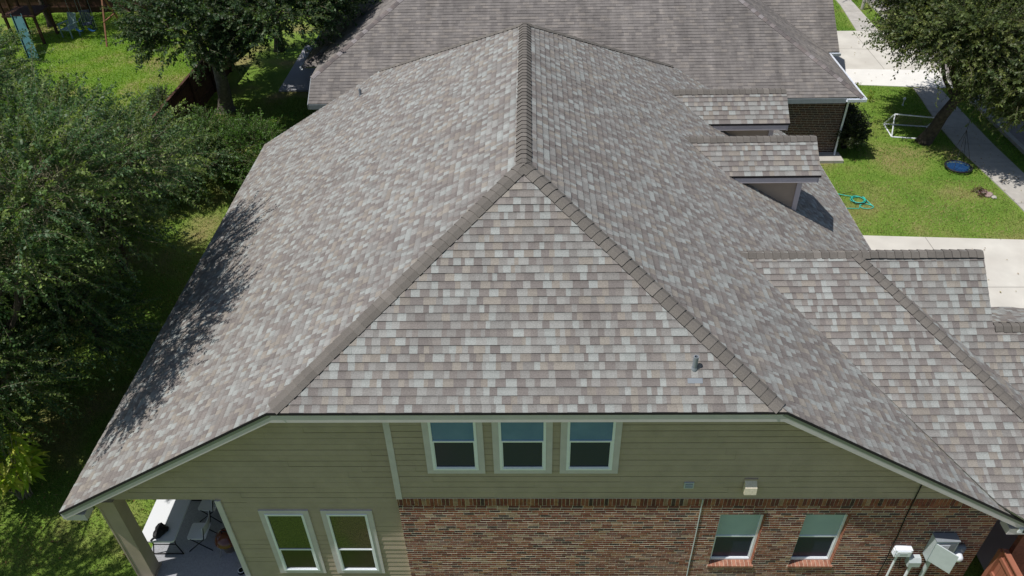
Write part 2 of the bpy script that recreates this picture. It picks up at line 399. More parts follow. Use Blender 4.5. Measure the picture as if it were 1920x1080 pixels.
b.box((XR+.0, YF+.02, FR[2]-.13), (XR+.035, 23.4, FR[2]-.02), 'trim'); part(b, 'gutter', roof); b = MB()
b.box((XR-.30, YF-.03, FR[2]-.15), (XR-.02, YF+.0, FR[2]-.04), 'white'); b.box((XR-.22, YF-.045, FR[2]-.13), (XR-.16, YF-.03, FR[2]-.06), 'blk')
part(b, 'gutter', roof)
# vent pipes
def vent(px, py, pz, r=.042, h=.27):
    b = MB(); b.lathe((px, py, pz-.05), [(r, 0), (r, h+.05), (r*.72, h+.05), (r*.72, h-.1)], 'greymetal', 16)
    b.lathe((px, py, pz-.05), [(r*1.5, 0), (r*1.35, .05), (r*1.05, .09)], 'greymetal', 16)
    b.prism([(px-.13, py-.22, pz-.136), (px+.12, py-.22, pz-.136), (px+.12, py-.15, pz-.087), (px-.13, py-.15, pz-.087)], (0, 0, .004), 'greymetal') if px > 0 else None
    o = part(b, 'vent_pipe', house); return o
vent(2.84, 9.356, 6.28); vent(-5.088, 22.266, 5.39, h=.2)

# dormers
def dormer(yr, ye, zr, ze, xr, seed, xs=2.5):
    k = (zr-ze)/(yr-ye); yb = yr+(yr-ye); n1 = Vector((0, -k, 1)); n2 = Vector((0, k, 1))
    xe = (ZR-ze)/mS
    d = MB(); xin = (ZR-zr)/mS
    courses(d, [(xin-.15, yr, zr), (xr, yr, zr), (xr, ye, ze), (xe-.12, ye, ze)], (1, 0, 0), seed=seed)
    courses(d, [(xin-.15, yr, zr), (xr, yr, zr), (xr, yb, ze), (xe-.12, yb, ze)], (1, 0, 0), seed=seed+1)
    dm = part(d, 'dormer', house); q = MB(); caps(q, (xin-.2, yr, zr), (xr-.01, yr, zr), n1, n2, half=.16, ex=.17, seed=seed); part(q, 'ridge_caps', dm)
    yw0, yw1, xw = ye+.22, yb-.22, xr-.38; zt = ze+.10
    q = MB(); xa = (ZR-zt)/mS; za = zl(xw)-.1
    # side walls follow the slope below them
    courses(q, [(xa-.1, yw0, zt+.0), (xw, yw0, zt+.0), (xw, yw0, za)], (1, 0, 0), O=(0, yw0, 0), row=.16, wr=(2.4, 3.6), pal=[((.2, .2, .2), 1)], lift=.010, m='siding', edge='siding', deck=0)
    courses(q, [(xa-.1, yw1, zt), (xw, yw1, zt), (xw, yw1, za)], (1, 0, 0), O=(0, yw1, 0), row=.16, wr=(2.4, 3.6), pal=[((.2, .2, .2), 1)], lift=.0, m='siding', edge='siding', deck=0)
    q.prism([(xw, yw0, za), (xw, yw1, za), (xw, yw1, zt), (xw, yr, zr-.12), (xw, yw0, zt)], (-.1, 0, 0), 'siding')
    part(q, 'dormer_wall', dm)
    q = MB(); q.box((xw-.10, yw0-.035, za), (xw+.03, yw0-.002, zt-.02), 'trim'); part(q, 'corner_board', dm); q = MB()
    q.box((xw+.002, yw1-.1, za), (xw+.03, yw1, zt-.02), 'trim'); part(q, 'corner_board', dm)
    q = MB(); q.box((xe+.12, ye-.004, ze-.20), (xr-.07, ye+.026, ze-.035), 'trim'); q.box((xe+.08, ye-.02, ze-.045), (xr-.0, ye-.006, ze+.012), 'edge')
    for s_, yy in ((1, ye), (-1, yb)): q.prism([(xr-.06, yy, ze-.05), (xr-.06, yr, zr-.05), (xr-.06, yr, zr-.22), (xr-.06, yy, ze-.22)], (.03, 0, 0), 'trim')
    q.box((xe, yb-.026, ze-.20), (xr-.07, yb+.004, ze-.035), 'trim')
    part(q, 'fascia', dm); q = MB()
    q.box((xe-.1, ye+.03, ze-.21), (xr-.09, yw0-.03, ze-.19), 'trim'); part(q, 'soffit', dm)
    return dm
dormer(18.1, 17.2, 5.99, 5.36, 7.46, 31); dormer(21.0, 20.1, 5.99, 5.36, 7.44, 33)

# garage wing roof
ka, kx, kb = .54, .61, .82; RY, RZ = 13.43, 5.72
def zA(y): return RZ-ka*(RY-y)
def zB(y): return RZ-kb*(RY-y)
b = MB()
A0 = (6.96, RY, RZ); A1 = (11.37, 8.32, zA(8.32))
courses(b, [(4.5, RY, RZ), A0, A1, (9.62, 8.32, zA(8.32)), (8.72, 8.86, zA(8.86))], (1, 0, 0), O=(0, 8.32, zA(8.32)), seed=41, deck=.06)
courses(b, [A0, A1, (11.37, 10.3, zA(8.32))], (0, 1, 0), seed=42, deck=.05)
courses(b, [(6.6, RY, RZ), (9.64, RY, RZ), (9.64, 12.2, zB(12.2)), (7.9, 12.2, zB(12.2))], (1, 0, 0), O=(0, 9.5, zB(9.5)), seed=43, deck=.05)
courses(b, [(7.9, 12.2, zB(12.2)), (13, 12.2, zB(12.2)), (13, 10, zB(10)), (10.5, 10, zB(10))], (1, 0, 0), O=(0, 9.5, zB(9.5)), seed=43, deck=.05)
zc = zB(12.2)
courses(b, [(9.68, 12.2, zc), (13, 12.2, zc), (12.2, 12.9, zc-.35), (10.9, 13.6, zc-.7), (9.68, 13.6, zc-.7)], (1, 0, 0), seed=44, deck=.05)
courses(b, [(4.5, RY, RZ), (9.64, RY, RZ), (9.64, RY+1.8, RZ-1.8), (7.6, RY+1.8, RZ-1.8)], (1, 0, 0), seed=45, deck=.05)
wing = part(b, 'garage_roof', house)
b = MB()
nA = Vector((0, -ka, 1)); nX = Vector((kx, 0, 1)); nBk = Vector((0, 1, 1)); nBf = Vector((0, -kb, 1))
caps(b, (4.55, RY, RZ), (9.63, RY, RZ), (0, -.62, 1), nBk, half=.17, ex=.17, seed=9)
caps(b, A1, A0, nA, nX, half=.15, ex=.18, seed=10)
part(b, 'ridge_caps', wing); b = MB(); caps(b, (9.66, 12.2, zc), (13, 12.2, zc), nBf, (0, .5, 1), half=.15, ex=.17, seed=12)
part(b, 'ridge_caps', wing)
b = MB()
b.prism([(9.5, RY, RZ-.12), (9.5, 12.2, zB(12.2)-.12), (9.5, 12.2, 0), (9.5, RY+1.7, 0), (9.5, RY+1.7, RZ-1.85)], (-.1, 0, 0), 'siding')
b.box((9.7, 9.0, 0), (13, 9.1, 2.7), 'brick', (.2, .08, .05)); b.box((12.9, 9.1, 0), (13, 13.3, 3.3), 'brick', (.2, .08, .05)); b.box((9.7, 13.2, 0), (12.9, 13.3, 3.3), 'brick', (.2, .08, .05))
part(b, 'garage_wall', house)

# ---- front wall : siding
FRONT = True
YW, YS = 9.05, 9.17
def rk(x): return ZR-mS*abs(x)-.10
SD = [((.2, .2, .2), 1)]
def siding(b, poly, y, seed):
    courses(b, [(x, y, z) for x, z in poly], (1, 0, 0), O=(0, y, 0.03), row=.158, wr=(2.8, 3.7), pal=SD, lift=.012, m='siding', edge='siding', seed=seed, deck=0, run=False, gap=.0008, vgap=.020)
zt = 5.80; b = MB()
siding(b, [(-2.38, 3.15), (8.64, 3.15), (4.35, zt), (-2.38, zt)], YW+.012, 51)
b.face([(-2.38, YW+.0285, 3.15), (8.6, YW+.0285, 3.15), (4.32, YW+.0285, zt-.02), (-2.38, YW+.0285, zt-.02)], 'lapshade'); b.face([(-8.7, YS+.0165, 2.97), (-2.43, YS+.0165, 2.97), (-2.43, YS+.0165, zt-.02), (-4.36, YS+.0165, zt-.02), (-8.7, YS+.0165, rk(-8.7)-.02)], 'lapshade'); b.face([(-5.94, YS+.0165, 0), (-2.43, YS+.0165, 0), (-2.43, YS+.0165, 2.97), (-5.94, YS+.0165, 2.97)], 'lapshade')
b.box((-2.4, YW+.030, 3.15), (4.3, YW+.15, zt), 'siding', skip='b'); b.prism([(4.3, YW+.030, 3.15), (8.6, YW+.030, 3.15), (4.3, YW+.030, zt)], (0, .12, 0), 'siding')
siding(b, [(-8.72, 2.96), (-2.42, 2.96), (-2.42, zt), (-4.34, zt), (-8.72, rk(-8.72))], YS, 52)
siding(b, [(-5.95, 0), (-2.42, 0), (-2.42, 2.96), (-5.95, 2.96)], YS, 53)
b.prism([(-8.72, YS+.018, 2.96), (-2.42, YS+.018, 2.96), (-2.42, YS+.018, zt), (-4.34, YS+.018, zt), (-8.72, YS+.018, rk(-8.72))], (0, .14, 0), 'siding')
b.box((-5.95, YS+.018, 0), (-2.42, YS+.14, 2.955), 'siding')
b.box((-5.97, YS+.141, 0), (-5.83, 14.2, 2.95), 'siding'); b.box((-8.45, 14.2, 0), (-5.83, 14.3, 2.95), 'siding')
b.box((-8.45, 14.3, 0), (-8.35, 23.2, 3.1), 'siding'); b.box((9.0, 9.3, 0), (9.1, 23.2, 2.85), 'siding'); b.box((-8.35, 23.1, 0), (9.0, 23.2, 2.85), 'siding')
b.prism([(-4.4, 23.14, zl(4.5)-.15), (4.4, 23.14, zl(4.5)-.15), (8.9, 23.14, 2.8), (-8.4, 23.14, 2.8)], (0, .06, 0), 'siding')
part(b, 'siding_wall', house)
# brick wall
BR_ = [((.215, .074, .052), .30), ((.27, .105, .066), .26), ((.155, .060, .050), .22), ((.32, .155, .088), .09), ((.085, .055, .05), .07), ((.34, .22, .15), .06), ((.42, .35, .31), .03)]
X0, X1 = -2.46, 9.05; W = [(3.74, 4.62), (5.38, 6.24)]; WZ = (.95, 2.655)
def tp(x): return min(2.93, rk(x)+.02)
polys = [[(X0, 0), (W[0][0], 0), (W[0][0], 2.93), (X0, 2.93)], [(W[0][0], 0), (W[0][1], 0), (W[0][1], .86), (W[0][0], .86)], [(W[0][0], WZ[1]), (W[0][1], WZ[1]), (W[0][1], 2.93), (W[0][0], 2.93)],
         [(W[0][1], 0), (W[1][0], 0), (W[1][0], 2.93), (W[0][1], 2.93)], [(W[1][0], 0), (W[1][1], 0), (W[1][1], .86), (W[1][0], .86)], [(W[1][0], WZ[1]), (W[1][1], WZ[1]), (W[1][1], 2.93), (W[1][0], 2.93)],
         [(W[1][1], 0), (X1, 0), (X1, 2.85), (9.0, 2.93), (W[1][1], 2.93)]]
b = MB(); wall_tiles(b, polys, YW, (0, 2.93-.0735*40), .0735, (.200, .208), BR_, 'brick', .02, .0052, 61, stag=.102)
wall_tiles(b, [[(X0, 2.93), (8.95, 2.93), (8.62, 3.15), (X0, 3.15)]], YW-.002, (0, 2.93), .22, (.072, .077), BR_, 'brick', .02, .0045, 62)
for P in polys + [[(X0, 2.93), (8.95, 2.93), (8.62, 3.15), (X0, 3.15)]]:
    b.prism([(x+(.004 if x == X0 else 0), YW+.0028, z) for x, z in P], (0, .11, 0), 'mortar')
for (a, c) in W:       # brick reveals and rowlock sills
    zz = WZ[0]-.09
    while zz < WZ[1]-.02:
        col = pick(random.Random(int(zz*1000)), [((.34, .14, .085), .6), ((.27, .11, .07), .4)])
        b.box((c-.003, YW+.004, zz+.005), (c+.01, YW+.10, zz+.0685), 'brick', col); b.box((a-.01, YW+.004, zz+.005), (a+.003, YW+.10, zz+.0685), 'brick', col); zz += .0735
    n = 11
    for i in range(n):
        x0 = a-.03+(c-a+.06)*i/n; x1 = a-.03+(c-a+.06)*(i+1)/n; col = pick(random.Random(i+int(a*10)), [((.36, .17, .115), .6), ((.30, .135, .09), .4)])
        b.prism([(x0+.004, YW-.035, WZ[0]-.085), (x0+.004, YW+.11, WZ[0]-.085), (x0+.004, YW+.11, WZ[0]+.005), (x0+.004, YW-.035, WZ[0]-.03)], (x1-x0-.008, 0, 0), 'brick', col)
    b.prism([(a-.03, YW-.028, WZ[0]-.088), (a-.03, YW+.10, WZ[0]-.088), (a-.03, YW+.10, WZ[0]-.004), (a-.03, YW-.028, WZ[0]-.036)], (c-a+.06, 0, 0), 'mortar')
part(b, 'brick_wall', house)
b = MB(); b.box((-2.475, YW-.012, 3.14), (-2.36, YS-.004, zt), 'trim')
part(b, 'corner_board', house)
# windows
def window(x0, x1, z0, z1, y, rail, mats, trim=.13, topbar=True):
    """x0..z1 is the outer edge of the vinyl frame"""
    fw = .045; f = MB()
    yo = y-.05 if trim else y
    for a, c in (((x0, z0), (x0+fw, z1)), ((x1-fw, z0), (x1, z1)), ((x0+fw, z0), (x1-fw, z0+fw)), ((x0+fw, z1-fw), (x1-fw, z1))): f.box((a[0], yo, a[1]), (c[0], yo+.045, c[1]), 'white')
    f.box((x0+fw, yo+.006, rail-.018), (x1-fw, yo+.04, rail+.018), 'white')
    for a, c in (((x0+fw, z0+fw), (x0+fw+.02, rail-.018)), ((x1-fw-.02, z0+fw), (x1-fw, rail-.018)), ((x0+fw+.02, z0+fw), (x1-fw-.02, z0+fw+.025))): f.box((a[0], yo+.012, a[1]), (c[0], yo+.04, c[1]), 'white')
    wd = part(f, 'window', house)
    for (a, c, mm, dy) in ((rail+.018, z1-fw, mats[0], .022), (z0+fw+.025, rail-.018, mats[1], .030)):
        p = MB(); e = .02 if mm == mats[1] and a < rail else 0
        p.box((x0+fw+e, yo+dy, a), (x1-fw-e, yo+dy+.006, c), mm); part(p, 'pane', wd)
    if trim:
        t = MB(); T = trim
        for a, c in (((x0-T, z0-T), (x0, z1+T)), ((x1, z0-T), (x1+T, z1+T)), ((x0, z0-T), (x1, z0)), ((x0, z1), (x1, z1+T))): t.box((a[0], y-.035, a[1]), (c[0], y+.012, c[1]), 'trim')
        part(t, 'window_trim', wd)
    return wd
for x0 in (-1.685, -.465, .735): window(x0, x0+.83, 4.05, 5.46, YW+.012, 4.835, ('paneup', 'panedark'), trim=.115)
window(-5.17, -4.40, .53, 2.53, YS, 1.31, ('panerefl', 'panerefl2'), trim=.11); window(-3.94, -3.14, .53, 2.53, YS, 1.31, ('panerefl', 'panerefl2'), trim=.11)
for a, c in W: window(a+.004, c-.004, WZ[0]+.006, WZ[1]-.004, YW+.10, 1.77, ('panegreen', 'panedark'), trim=0)
# patio: slab, column, beam, ceiling
b = MB(); b.box((-8.50, 9.0, 0), (-5.98, 14.2, .10), 'patio'); part(b, 'patio_slab', house)
b = MB(); b.box((-8.40, 9.14, .1), (-8.08, 9.46, 2.96), 'siding'); 
for zz in (.1, 2.80): b.box((-8.43, 9.11, zz), (-8.05, 9.49, zz+.14), 'siding')
for x in (-8.415, -8.10): b.box((x, 9.125, .24), (x+.035, 9.16, 2.80), 'siding')
part(b, 'patio_column', house)
b = MB(); b.box((-8.40, 9.50, 2.62), (-8.10, 14.2, 2.96), 'siding'); b.box((-8.10, 9.32, 2.9), (-5.97, 14.2, 2.955), 'trim'); part(b, 'patio_ceiling', house)
b = MB(); b.box((-6.055, YS-.045, .1), (-5.945, YS-.012, 2.955), 'trim'); part(b, 'corner_board', house)
# wall fittings
b = MB(); b.box((2.93, YW-.03, 3.50), (3.11, YW+.004, 3.66), 'metal'); b.box((2.95, YW-.034, 3.52), (3.09, YW-.03, 3.64), 'greymetal')
for i in range(3): b.box((2.955, YW-.045, 3.53+i*.037), (3.085, YW-.034, 3.54+i*.037), 'metal')
part(b, 'wall_vent', house)
b = MB(); b.prism([(4.03, YW, 3.45), (4.03, YW-.14, 3.45), (4.03, YW-.12, 3.62), (4.03, YW, 3.74)], (.22, 0, 0), 'mortar'); b.box((4.02, YW-.02, 3.43), (4.26, YW+.004, 3.76), 'siding'); part(b, 'vent_hood', house)
b = MB(); b.tube([(3.335, YW-.012, 3.14), (3.345, YW-.012, 2), (3.34, YW-.012, 1), (3.345, YW-.012, .1)], .011, 'metal', 6); part(b, 'wall_cable', house)
b = MB(); b.tube([(7.28, YW-.012, 3.62), (7.275, YW-.012, 2.6), (7.30, YW-.014, 1.9), (7.27, YW-.03, 1.6), (7.29, YW-.03, 1.3), (7.27, YW-.02, .2)], .012, 'blk', 6)
b.tube([(7.50, YW-.06, 1.38), (7.56, YW-.09, 1.1), (7.60, YW-.06, .9), (7.72, YW-.06, 1.0)], .009, 'blk', 6); part(b, 'wall_cable', house)
b = MB(); b.box((7.33, YW-.13, 1.42), (7.66, YW-.01, 1.64), 'white'); b.box((7.36, YW-.145, 1.45), (7.63, YW-.13, 1.61), 'white')
for i in range(3): b.box((7.315, YW-.10, 1.44+i*.06), (7.33, YW-.03, 1.475+i*.06), 'white')
b.tube([(7.44, YW-.06, 1.42), (7.44, YW-.06, .1)], .022, 'white', 8); b.box((7.42, YW-.149, 1.50), (7.57, YW-.145, 1.56), 'metal'); b.tube([(7.345, YW-.15, 1.53), (7.345, YW-.13, 1.53)], .008, 'greymetal', 6); part(b, 'utility_box', house)
b = MB(); b.prism([(7.68, YW-.16, 1.10), (7.68, YW-.01, 1.10), (7.68, YW-.01, 1.33), (7.68, YW-.10, 1.33), (7.68, YW-.16, 1.25)], (.24, 0, 0), 'metal'); b.tube([(7.80, YW-.08, 1.10), (7.80, YW-.08, .1)], .03, 'white', 8); part(b, 'utility_box', house)
b = MB(); b.box((7.96, YW-.20, 1.38), (8.40, YW-.008, 2.06), 'metal'); b.box((7.99, YW-.206, 1.42), (8.37, YW-.2, 2.0), 'greymetal')
b.tube([(8.12, YW-.08, 1.38), (8.12, YW-.08, .1)], .045, 'metal', 10)
b.box((8.05, YW-.211, 1.75), (8.25, YW-.206, 1.95), 'white'); b.box((8.16, YW-.215, 1.50), (8.20, YW-.206, 1.66), 'blk'); b.box((7.95, YW-.215, 2.06), (8.41, YW-.005, 2.075), 'greymetal')
pb = part(b, 'electric_panel', house)
b = MB(); b.prism([(7.97, YW-.21, 1.42), (8.27, YW-.50, 1.42), (8.27, YW-.50, 1.99), (7.97, YW-.21, 1.99)], (.018, .018, 0), 'metal'); part(b, 'panel_door', pb)
b = MB(); b.box((8.42, YW-.12, 1.28), (8.68, YW-.008, 1.72), 'greymetal'); b.lathe((8.55, YW-.12, 1.50), [(.095, 0), (.10, .03), (.088, .10), (.07, .13), (.03, .145), (0, .15)], 'white', 20, axis=1); part(b, 'electric_meter', house, True)

FRONT = False
# ------------------------------------------------------------------ NEIGHBOUR HOUSE
OLD = [((.215, .200, .190), .5), ((.185, .172, .165), .3), ((.245, .225, .208), .2)]
nh = root('house', 'neighbouring brick house behind with weathered brownish grey hip roof', 'house', (2, 28, 0))
kn = .58; NX0, NX1, NY0, NY1, NZ, NC = -9.4, 12.62, 27.4, 49.4, 2.75, -8.35; NCY = NY0+(NC-NX0); NCZ = NZ+kn*(NC-NX0)
ap = ((NX0+NX1)/2, (NY0+NY1)/2, NZ+kn*(NX1-NX0)/2)
OC = dict(m='old', pal=OLD, wr=(.15, .31), lift=.0125, run=False)
b = MB()
courses(b, [(NC, NY0, NZ), (NX1, NY0, NZ), ap, (NC, NCY, NCZ)], (1, 0, 0), seed=71, **OC); courses(b, [(NX1, NY0, NZ), (NX1, NY1, NZ), ap], (0, 1, 0), seed=72, **OC)
courses(b, [(NC, NCY, NCZ), (NC, NY1-(NC-NX0), NCZ), ap], (0, 1, 0), seed=73, **OC); courses(b, [(NC, NY1, NZ), (NX1, NY1, NZ), ap, (NC, NY1-(NC-NX0), NCZ)], (1, 0, 0), seed=74, **OC)
yw, xw, kw = 31.85, 13.12, .72
courses(b, [(5, yw, NZ), (xw, yw, NZ), (xw, yw+5, NZ+kw*5), (5, yw+5, NZ+kw*5)], (1, 0, 0), seed=75, **OC)
courses(b, [(5, yw+10, NZ), (xw, yw+10, NZ), (xw, yw+5, NZ+kw*5), (5, yw+5, NZ+kw*5)], (1, 0, 0), seed=76, **OC)
lx, ly = -9.4, 31.0
courses(b, [(lx, ly, NZ), (0, ly, NZ), (0, ly+8, NZ+kn*8), (lx+8, ly+8, NZ+kn*8)], (1, 0, 0), seed=77, **OC)
courses(b, [(lx, ly, NZ), (lx, ly+16, NZ), (lx+8, ly+8, NZ+kn*8)], (0, 1, 0), seed=78, **OC)
nroof = part(b, 'roof', nh)
OCC = [(.19, .165, .158), (.23, .205, .20), (.155, .14, .138), (.28, .26, .26)]
b = MB()
caps(b, (NX1, NY0, NZ), ap, (0, -kn, 1), (kn, 0, 1), half=.14, ex=.20, seed=79, m='cap', cols=OCC, lift=.008)
caps(b, (NC, NCY, NCZ), ap, (0, -kn, 1), (-kn, 0, 1), half=.14, ex=.20, seed=80, cols=OCC, lift=.008)
caps(b, (lx, ly, NZ), (lx+8, ly+8, NZ+kn*8), (0, -kn, 1), (-kn, 0, 1), half=.14, ex=.20, seed=81, cols=OCC, lift=.008)
part(b, 'ridge_caps', nroof)
b = MB(); b.box((NC+.02, NY0-.03, NZ-.22), (NX1-.62, NY0, NZ-.03), 'greymetal')
b.prism([(NC-.03, NY0-.02, NZ-.22), (NC-.03, NY1, NZ-.22), (NC-.03, NY1-1.05, NCZ-.02), (NC-.03, NCY, NCZ-.02), (NC-.03, NY0-.02, NZ-.02)], (.028, 0, 0), 'greymetal'); part(b, 'fascia', nroof)
def gutter(b, p, q, out):
    p, q, o = Vector(p), Vector(q), Vector(out); 
    b.prism([p, p+o*.11, p+o*.12+Vector((0, 0, .11)), p+o*.10+Vector((0, 0, .11)), p+o*.09+Vector((0, 0, .015)), p+o*.012+Vector((0, 0, .015)), p+o*.01+Vector((0, 0, .11)), p+Vector((0, 0, .11))], q-p, 'white')
b = MB(); G_ = lambda *a: (gutter(b, *a), part(b, 'gutter', nroof), b.__init__())
G_((NX1-.62, NY0-.03, NZ-.14), (NX1+.1, NY0-.03, NZ-.14), (0, -1, 0)); G_((NX1, NY0-.1, NZ-.14), (NX1, 31.8, NZ-.14), (1, 0, 0))
G_((12.0, yw-.02, NZ-.14), (xw+.04, yw-.02, NZ-.14), (0, -1, 0)); G_((lx, ly, NZ-.14), (lx, 44, NZ-.14), (-1, 0, 0))
b = MB(); x1 = 12.28; OB = [((.075, .035, .026), .4), ((.10, .045, .03), .3), ((.05, .028, .024), .3)]
wall_tiles(b, [[(6.5, .05), (x1, .05), (x1, 2.6), (6.5, 2.6)]], 28.0, (0, .05), .0735, (.222, .234), OB, 'brick', .02, .0048, 82, stag=.115)
b.box((NC+.4, 28.008, 0), (x1, 28.2, 2.62), 'mortar'); b.box((x1-.2, 28.2, 0), (x1, 32.3, 2.62), 'brick', (.09, .04, .03)); b.box((x1, 32.3, 0), (12.85, 32.5, 2.65), 'brick', (.09, .04, .03))
b.box((12.65, 32.5, 0), (12.85, 41.3, 2.65), 'brick', (.12, .05, .04)); b.box((NC+.4, 28.2, 0), (NC+.6, 47.9, 2.62), 'brick', (.09, .04, .03)); b.box((NC+.6, 47.7, 0), (12.2, 47.9, 2.62), 'brick', (.09, .04, .03))
b.prism([(12.8, 32, 2.65), (12.8, yw+5, NZ+kw*5-.2), (12.8, 41.6, 2.65)], (-.1, 0, 0), 'siding')
part(b, 'brick_wall', nh)
b = MB(); b.tube([(x1+.12, 27.5, 2.6), (x1+.04, 27.9, 2.35), (x1+.04, 27.92, .25), (x1-.02, 27.75, .1)], .04, 'white', 8); part(b, 'downspout', nh)
b = MB(); b.box((9.2, 27.3, 0), (12.5, 28.0, .12), 'walk'); part(b, 'footing', nh)
b = MB(); b.box((-11.9, 34.7, 0), (NC+.3, 40.5, .08), 'patio'); part(b, 'patio_slab', nh)
b = MB(); b.box((-9.35, 34.9, .08), (-9.2, 35.05, 2.7), 'darkwood'); part(b, 'patio_post', nh); b = MB(); b.box((-9.3, 39.9, .08), (-9.15, 40.05, 2.7), 'darkwood'); part(b, 'patio_post', nh)
b = MB(); b.lathe((.92, 30.0, 4.25), [(.04, -.1), (.04, .22), (.03, .22), (.03, .1)], 'greymetal', 12); b.lathe((.92, 30.0, 4.25), [(.1, -.05), (.05, .08)], 'greymetal', 12); part(b, 'vent_pipe', nh)

# ------------------------------------------------------------------ FENCES, GATE
def picket_fence(name, label, p, q, h, m='fence', rail_side=1, w_=.14):
    p, q = Vector((*p, 0)), Vector((*q, 0)); d = q-p; L = d.length; d.normalize(); n = Vector((-d.y, d.x, 0))*rail_side
    r = root(name, label, 'fence', p); rng = random.Random(int(L*10)); b = MB(); s = 0
    while s < L:
        a = p+d*(s+.004); c = p+d*min(s+w_-.004, L); hh = h+rng.uniform(-.015, .02)
        b.prism([a, c, c+Vector((0, 0, hh)), a+Vector((0, 0, hh))], n*-.018, m); s += w_
    part(b, 'board_panel', r); b = MB()
    for z in (.3, h/2, h-.25): b.prism([p+n*.002+Vector((0, 0, z)), q+n*.002+Vector((0, 0, z)), q+n*.002+Vector((0, 0, z+.09)), p+n*.002+Vector((0, 0, z+.09))], n*.04, m)
    b.prism([p-n*.05+Vector((0, 0, h+.025)), q-n*.05+Vector((0, 0, h+.025)), q+n*.06+Vector((0, 0, h+.025)), p+n*.06+Vector((0, 0, h+.025))], (0, 0, .03), m)
    part(b, 'rail', r); s = 0
    while s <= L+.01:
        b = MB(); a = p+d*s+n*.045; b.box((a.x-.045, a.y-.045, 0), (a.x+.045, a.y+.045, h), m); part(b, 'post', r); s += 2.4
    return r
picket_fence('wooden_fence', 'dark wooden privacy fence between the two side yards, below the middle tree', (-15.1, 6.0), (-15.0, 38.0), 1.75, rail_side=-1)
picket_fence('wooden_fence', 'dark wooden fence along the far edge of the bright back lawn', (-36, 46.6), (-15, 46.4), 1.9, rail_side=-1)
picket_fence('wooden_fence', 'orange stained board fence meeting the corner of the brick wall', (9.52, 9.0), (9.52, 3.0), 1.55, m='fenceo', rail_side=-1)

